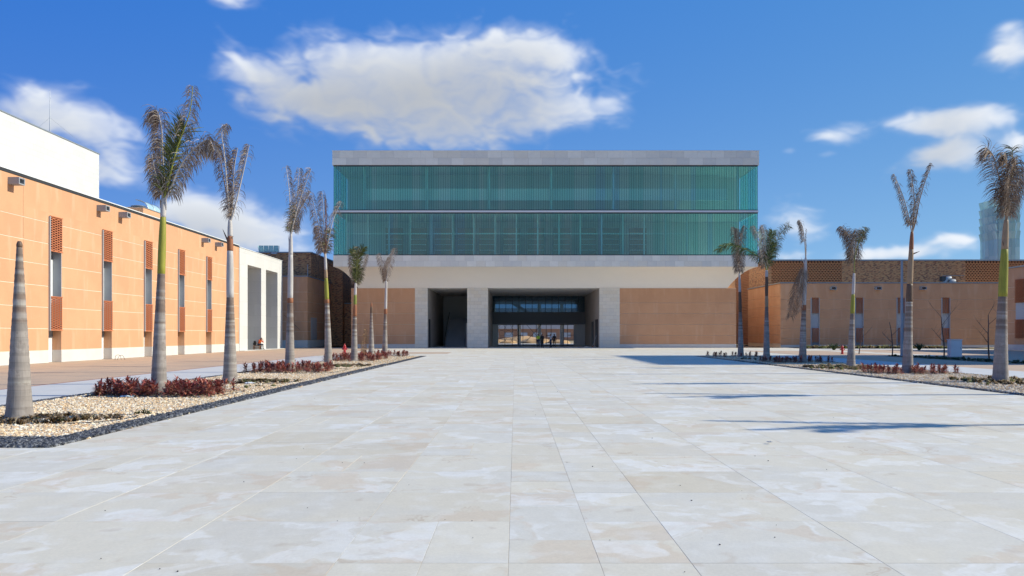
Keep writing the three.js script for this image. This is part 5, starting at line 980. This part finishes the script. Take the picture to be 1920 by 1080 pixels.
// ================================================================ PEOPLE
function sdfG(bones, cell, k) {
  const lo = V(1e9, 1e9, 1e9), hi = V(-1e9, -1e9, -1e9);
  for (const b of bones) for (const [p, r] of [[b[0], b[2]], [b[1], b[3]]]) { lo.min(V(p[0] - r, p[1] - r, p[2] - r)); hi.max(V(p[0] + r, p[1] + r, p[2] + r)); }
  const c = lo.clone().add(hi).multiplyScalar(0.5), half = Math.max(hi.x - lo.x, hi.y - lo.y, hi.z - lo.z) / 2 + cell * 3, n = Math.ceil(2 * half / cell);
  const mc = new MarchingCubes(n, new THREE.MeshBasicMaterial(), false, false, 60000), hs = n / 2; mc.isolation = 0;
  const dist = (x, y, z, b) => { const [A, B, ra, rb] = b, ax = B[0] - A[0], ay = B[1] - A[1], az = B[2] - A[2], px = x - A[0], py = y - A[1], pz = z - A[2], l = ax * ax + ay * ay + az * az, t = l ? clamp((px * ax + py * ay + pz * az) / l) : 0; return Math.hypot(px - ax * t, py - ay * t, pz - az * t) - (ra + (rb - ra) * t); };
  for (let z = 0; z < n; z++) for (let y = 0; y < n; y++) for (let x = 0; x < n; x++) {
    const X = c.x + (x - hs) / hs * half, Y = c.y + (y - hs) / hs * half, Z = c.z + (z - hs) / hs * half; let d = 1e3;
    for (const b of bones) { const e = dist(X, Y, Z, b), h = clamp(0.5 + 0.5 * (d - e) / k); d = d > 900 ? e : mix(d, e, h) - k * h * (1 - h); }
    mc.field[x + y * n + z * n * n] = -d;
  }
  mc.update();
  const cnt = mc.count, P = new Float32Array(cnt * 3), C = new Float32Array(cnt * 3), N = new Float32Array(cnt * 3);
  for (let i = 0; i < cnt; i++) {
    const X = P[i * 3] = c.x + mc.positionArray[i * 3] * half, Y = P[i * 3 + 1] = c.y + mc.positionArray[i * 3 + 1] * half, Z = P[i * 3 + 2] = c.z + mc.positionArray[i * 3 + 2] * half;
    let best = 1e9, bc = bones[0][4]; for (const b of bones) { const e = dist(X, Y, Z, b); if (e < best) { best = e; bc = b[4]; } } C.set(bc, i * 3);
    N.set([mc.normalArray[i * 3], mc.normalArray[i * 3 + 1], mc.normalArray[i * 3 + 2]], i * 3);
  }
  const g = new THREE.BufferGeometry(); g.setAttribute('position', new THREE.BufferAttribute(P, 3)); g.setAttribute('color', new THREE.BufferAttribute(C, 3)); g.setAttribute('normal', new THREE.BufferAttribute(N, 3));
  if (cnt) { const a = V(P[0], P[1], P[2]), b = V(P[3], P[4], P[5]), e = V(P[6], P[7], P[8]), f = b.sub(a).cross(e.sub(a)); if (f.dot(V(N[0], N[1], N[2])) < 0) for (let i = 0; i < N.length; i++) N[i] *= -1; }
  return g;
}
const skinMat = std({ vertexColors: true, roughness: 0.85 });
function headBones(p, f, skin, hair) {                                              // p head centre, f unit facing (x, z)
  const [x, y, z] = p, s = [-f[1], f[0]], at = (a, b, c) => [x + f[0] * a + s[0] * b, y + c, z + f[1] * a + s[1] * b], dark = [0.03, 0.02, 0.02];
  return [[at(0, 0, 0.04), at(0.02, 0, -0.06), 0.086, 0.066, skin], [at(0.05, 0, -0.07), at(0.065, 0, -0.085), 0.042, 0.035, skin], [at(0.09, 0, 0.015), at(0.108, 0, -0.02), 0.01, 0.016, skin], [at(0, 0.085, 0.02), at(0, 0.088, -0.02), 0.018, 0.013, skin], [at(0, -0.085, 0.02), at(0, -0.088, -0.02), 0.018, 0.013, skin],
    [at(0.083, 0.032, 0.018), at(0.084, 0.034, 0.018), 0.011, 0.011, dark], [at(0.083, -0.032, 0.018), at(0.084, -0.034, 0.018), 0.011, 0.011, dark], [at(0.09, 0.018, -0.062), at(0.09, -0.018, -0.062), 0.009, 0.009, [0.3, 0.1, 0.08]], [at(-0.025, 0, 0.06), at(-0.03, 0, -0.01), 0.085, 0.075, hair], [at(0.03, 0, 0.085), at(-0.02, 0, 0.09), 0.055, 0.06, hair]];
}
function handBones(wr, dir, out, skin) {                                            // wr wrist, dir along the hand, out toward the thumb
  const d = V(...dir).normalize(), o = V(...out).normalize(), nrm = V(0, 0, 0).crossVectors(d, o), w = V(...wr), A = (a, b, c) => { const q = w.clone().addScaledVector(d, a).addScaledVector(o, b).addScaledVector(nrm, c); return [q.x, q.y, q.z]; };
  const l = [[A(0, 0, 0), A(0.075, 0.02, 0), 0.026, 0.02, skin], [A(0, 0, 0), A(0.075, -0.02, 0), 0.026, 0.018, skin]];
  [[0.03, 0.07], [0.01, 0.08], [-0.011, 0.074], [-0.031, 0.058]].forEach(([b, L]) => { l.push([A(0.075, b, 0), A(0.075 + L * 0.5, b * 1.15, 0.008), 0.0095, 0.009, skin], [A(0.075 + L * 0.5, b * 1.15, 0.008), A(0.075 + L * 0.92, b * 1.15, 0.03), 0.009, 0.0075, skin]); });
  l.push([A(0.02, 0.022, 0), A(0.05, 0.05, 0.012), 0.012, 0.0105, skin], [A(0.05, 0.05, 0.012), A(0.085, 0.055, 0.026), 0.0105, 0.0085, skin]);
  return l;
}
function person(label, pos, turn, o) {
  const t = thing('person', label, 'person', pos, turn), J = o.joints, { skin, hair, top, legs, shoe } = o, g = [], B = [];
  const L = (a, b, ra, rb, c) => B.push([J[a], J[b], ra, rb, c]);
  L('hipL', 'hipR', 0.1, 0.1, legs); L('pelvis', 'waist', 0.125, 0.115, legs); L('waist', 'chest', 0.118, 0.14, top); L('shL', 'shR', 0.075, 0.075, top); L('chest', 'neck', 0.12, 0.062, top); L('neck', 'head', 0.055, 0.055, skin);
  for (const s of ['L', 'R']) { L('sh' + s, 'el' + s, 0.06, 0.046, top); L('el' + s, 'wr' + s, 0.045, 0.032, o.sleeve || top); L('hip' + s, 'kn' + s, 0.088, 0.06, legs); L('kn' + s, 'an' + s, 0.058, 0.042, legs); L('an' + s, 'toe' + s, 0.046, 0.036, shoe); }
  for (const b of o.extra || []) B.push(b);
  g.push(sdfG(B, 0.016, 0.035), sdfG(headBones(J.head, o.face, skin, hair), 0.006, 0.012));
  for (const s of ['L', 'R']) { const e = J['el' + s], w = J['wr' + s], d = o['hand' + s] || [w[0] - e[0], w[1] - e[1], w[2] - e[2]]; g.push(sdfG(handBones(w, d, o['thumb' + s] || [0.05, 0.1, 1], skin), 0.0042, 0.006)); }
  add(t, 'body', mergeGeometries(g), skinMat);
  return t;
}
const standing = (o = {}) => ({ pelvis: [0, 0.95, 0], waist: [0, 1.1, 0], chest: [0, 1.3, 0.01], neck: [0, 1.47, 0], head: [0, 1.6, 0.02], shL: [-0.17, 1.4, 0], shR: [0.17, 1.4, 0], elL: [-0.24, 1.13, -0.02], elR: [0.24, 1.13, -0.02], wrL: [-0.25, 0.88, 0.06], wrR: [0.25, 0.88, 0.06], hipL: [-0.09, 0.92, 0], hipR: [0.09, 0.92, 0], knL: [-0.11, 0.5, 0.03], knR: [0.12, 0.5, 0.0], anL: [-0.12, 0.07, 0], anR: [0.13, 0.07, -0.03], toeL: [-0.14, 0.036, 0.15], toeR: [0.16, 0.036, 0.12], ...o });
const SK = [0.30, 0.16, 0.10], HR = [0.02, 0.016, 0.014], NAVY = [0.03, 0.04, 0.07], BLK = [0.018, 0.018, 0.02];
{
  const p = person('person in yellow high-visibility vest standing in the hall entrance', [2.98, 0.012, -100.6], 2.6, { joints: standing(), face: [0, 1], skin: SK, hair: HR, top: [0.42, 0.62, 0.04], sleeve: [0.06, 0.07, 0.10], legs: NAVY, shoe: BLK });
  person('person in long dark coat standing in the hall entrance beside the yellow vest', [3.46, 0.012, -99.3], 0.4, { joints: standing({ elL: [-0.27, 1.15, 0.05], wrL: [-0.14, 1.02, 0.2] }), face: [0, 1], skin: SK, hair: HR, top: BLK, legs: BLK, shoe: BLK, extra: [[[0, 1.1, 0], [0, 0.62, 0], 0.15, 0.2, BLK], [[0, 1.62, -0.02], [0, 1.5, -0.06], 0.105, 0.12, BLK]] });
  person('person in pale grey shirt and dark trousers standing in the hall entrance', [4.6, 0.012, -100], -1.2, { joints: standing({ elR: [0.22, 1.13, 0.06], wrR: [0.18, 1.06, 0.28] }), face: [0, 1], skin: SK, hair: HR, top: [0.45, 0.47, 0.50], legs: NAVY, shoe: BLK });
  person('person in black seen inside the passage behind the grey shirt', [5.25, 0.012, -104], 2.9, { joints: standing(), face: [0, 1], skin: SK, hair: HR, top: BLK, legs: BLK, shoe: BLK });
}
{ // seated on a wooden stool against the portico pier, bent forward, hand at the head
  const X = -28.35, Z = -85.55;
  const st = thing('wooden_stool', 'small brown wooden bench in the portico under the seated person', 'stool', [X - 0.15, 0.03, Z]);
  box(st, 'seat', M.wood, -0.42, 0.3, 0.4, 0.45, -0.22, 0.22); for (const [x, z] of [[-0.38, -0.18], [-0.38, 0.18], [0.26, -0.18], [0.26, 0.18]]) box(st, 'leg', M.wood, x - 0.03, x + 0.03, 0, 0.4, z - 0.03, z + 0.03); box(st, 'rail', M.wood, -0.35, 0.23, 0.15, 0.2, 0.165, 0.195); box(st, 'rail', M.wood, -0.35, 0.23, 0.15, 0.2, -0.195, -0.165);
  const J = { pelvis: [0, 0.56, 0], waist: [0, 0.72, 0.07], chest: [0, 0.95, 0.18], neck: [0, 1.09, 0.27], head: [0, 1.17, 0.38], shL: [-0.17, 1.02, 0.22], shR: [0.17, 1.02, 0.22], elL: [-0.2, 0.78, 0.42], elR: [0.21, 0.8, 0.46], wrL: [-0.1, 0.98, 0.5], wrR: [0.08, 1.0, 0.52], hipL: [-0.09, 0.55, 0.03], hipR: [0.09, 0.55, 0.03], knL: [-0.12, 0.56, 0.46], knR: [0.12, 0.56, 0.48], anL: [-0.12, 0.1, 0.42], anR: [0.13, 0.1, 0.5], toeL: [-0.13, 0.036, 0.57], toeR: [0.15, 0.036, 0.65] };
  person('person in orange jacket and dark trousers sitting bent forward in the white portico', [X - 0.05, 0.03, Z], Math.PI / 2 - 0.3, { joints: J, face: [0, 1], skin: SK, hair: HR, top: [0.75, 0.13, 0.03], legs: NAVY, shoe: BLK, handL: [0.05, 0.9, -0.2], handR: [-0.05, 0.9, -0.2], thumbL: [1, 0.2, 0.2], thumbR: [-1, 0.2, 0.2] });
  const bp = thing('backpack', 'black backpack on the bench behind the seated person in orange', 'backpack', [X - 0.42, 0.48, Z + 0.08]);
  const bg = new THREE.SphereGeometry(1, 20, 14), q = bg.attributes.position; for (let i = 0; i < q.count; i++) { const f = (v) => Math.sign(v) * Math.pow(Math.abs(v), 0.6); q.setXYZ(i, f(q.getX(i)) * 0.13, f(q.getY(i)) * 0.26 + 0.26, f(q.getZ(i)) * 0.17); } bg.computeVertexNormals(); add(bp, 'pack', bg, M.rubber); box(bp, 'front_pocket', M.rubber, -0.17, -0.11, 0.05, 0.26, -0.1, 0.1);
}
{ // broom and rubbish by the right pier of the passage
  const r = rngOf(12), t = thing('rubble_heap', 'small heap of pale rubble at the foot of the passage wall', 'rubble', [9.85, 0.012, -101.5]);
  for (let i = 0; i < 26; i++) { const m = add(t, 'lump', rockGs[i % 3], M.stoneWarm[i % 4]); const k = 0.06 + 0.1 * r(); m.scale.setScalar(k); m.position.set((r() - 0.5) * 1.4, k * 0.5 * r(), (r() - 0.5) * 1.4); }
  const br = thing('broom', 'broom leaning on the passage wall above the rubble', 'broom', [10.25, 0.012, -100.6]);
  add(br, 'handle', tubeG(V(-0.15, 0.2, 0), V(0.3, 1.55, 0), 0.018, 6), M.whiteMetal); add(br, 'bristles', sweepG([V(-0.15, 0.22, 0), V(-0.22, 0, 0)], [0.05, 0.15], 10), M.wood);
}
renderer.render(scene, camera);
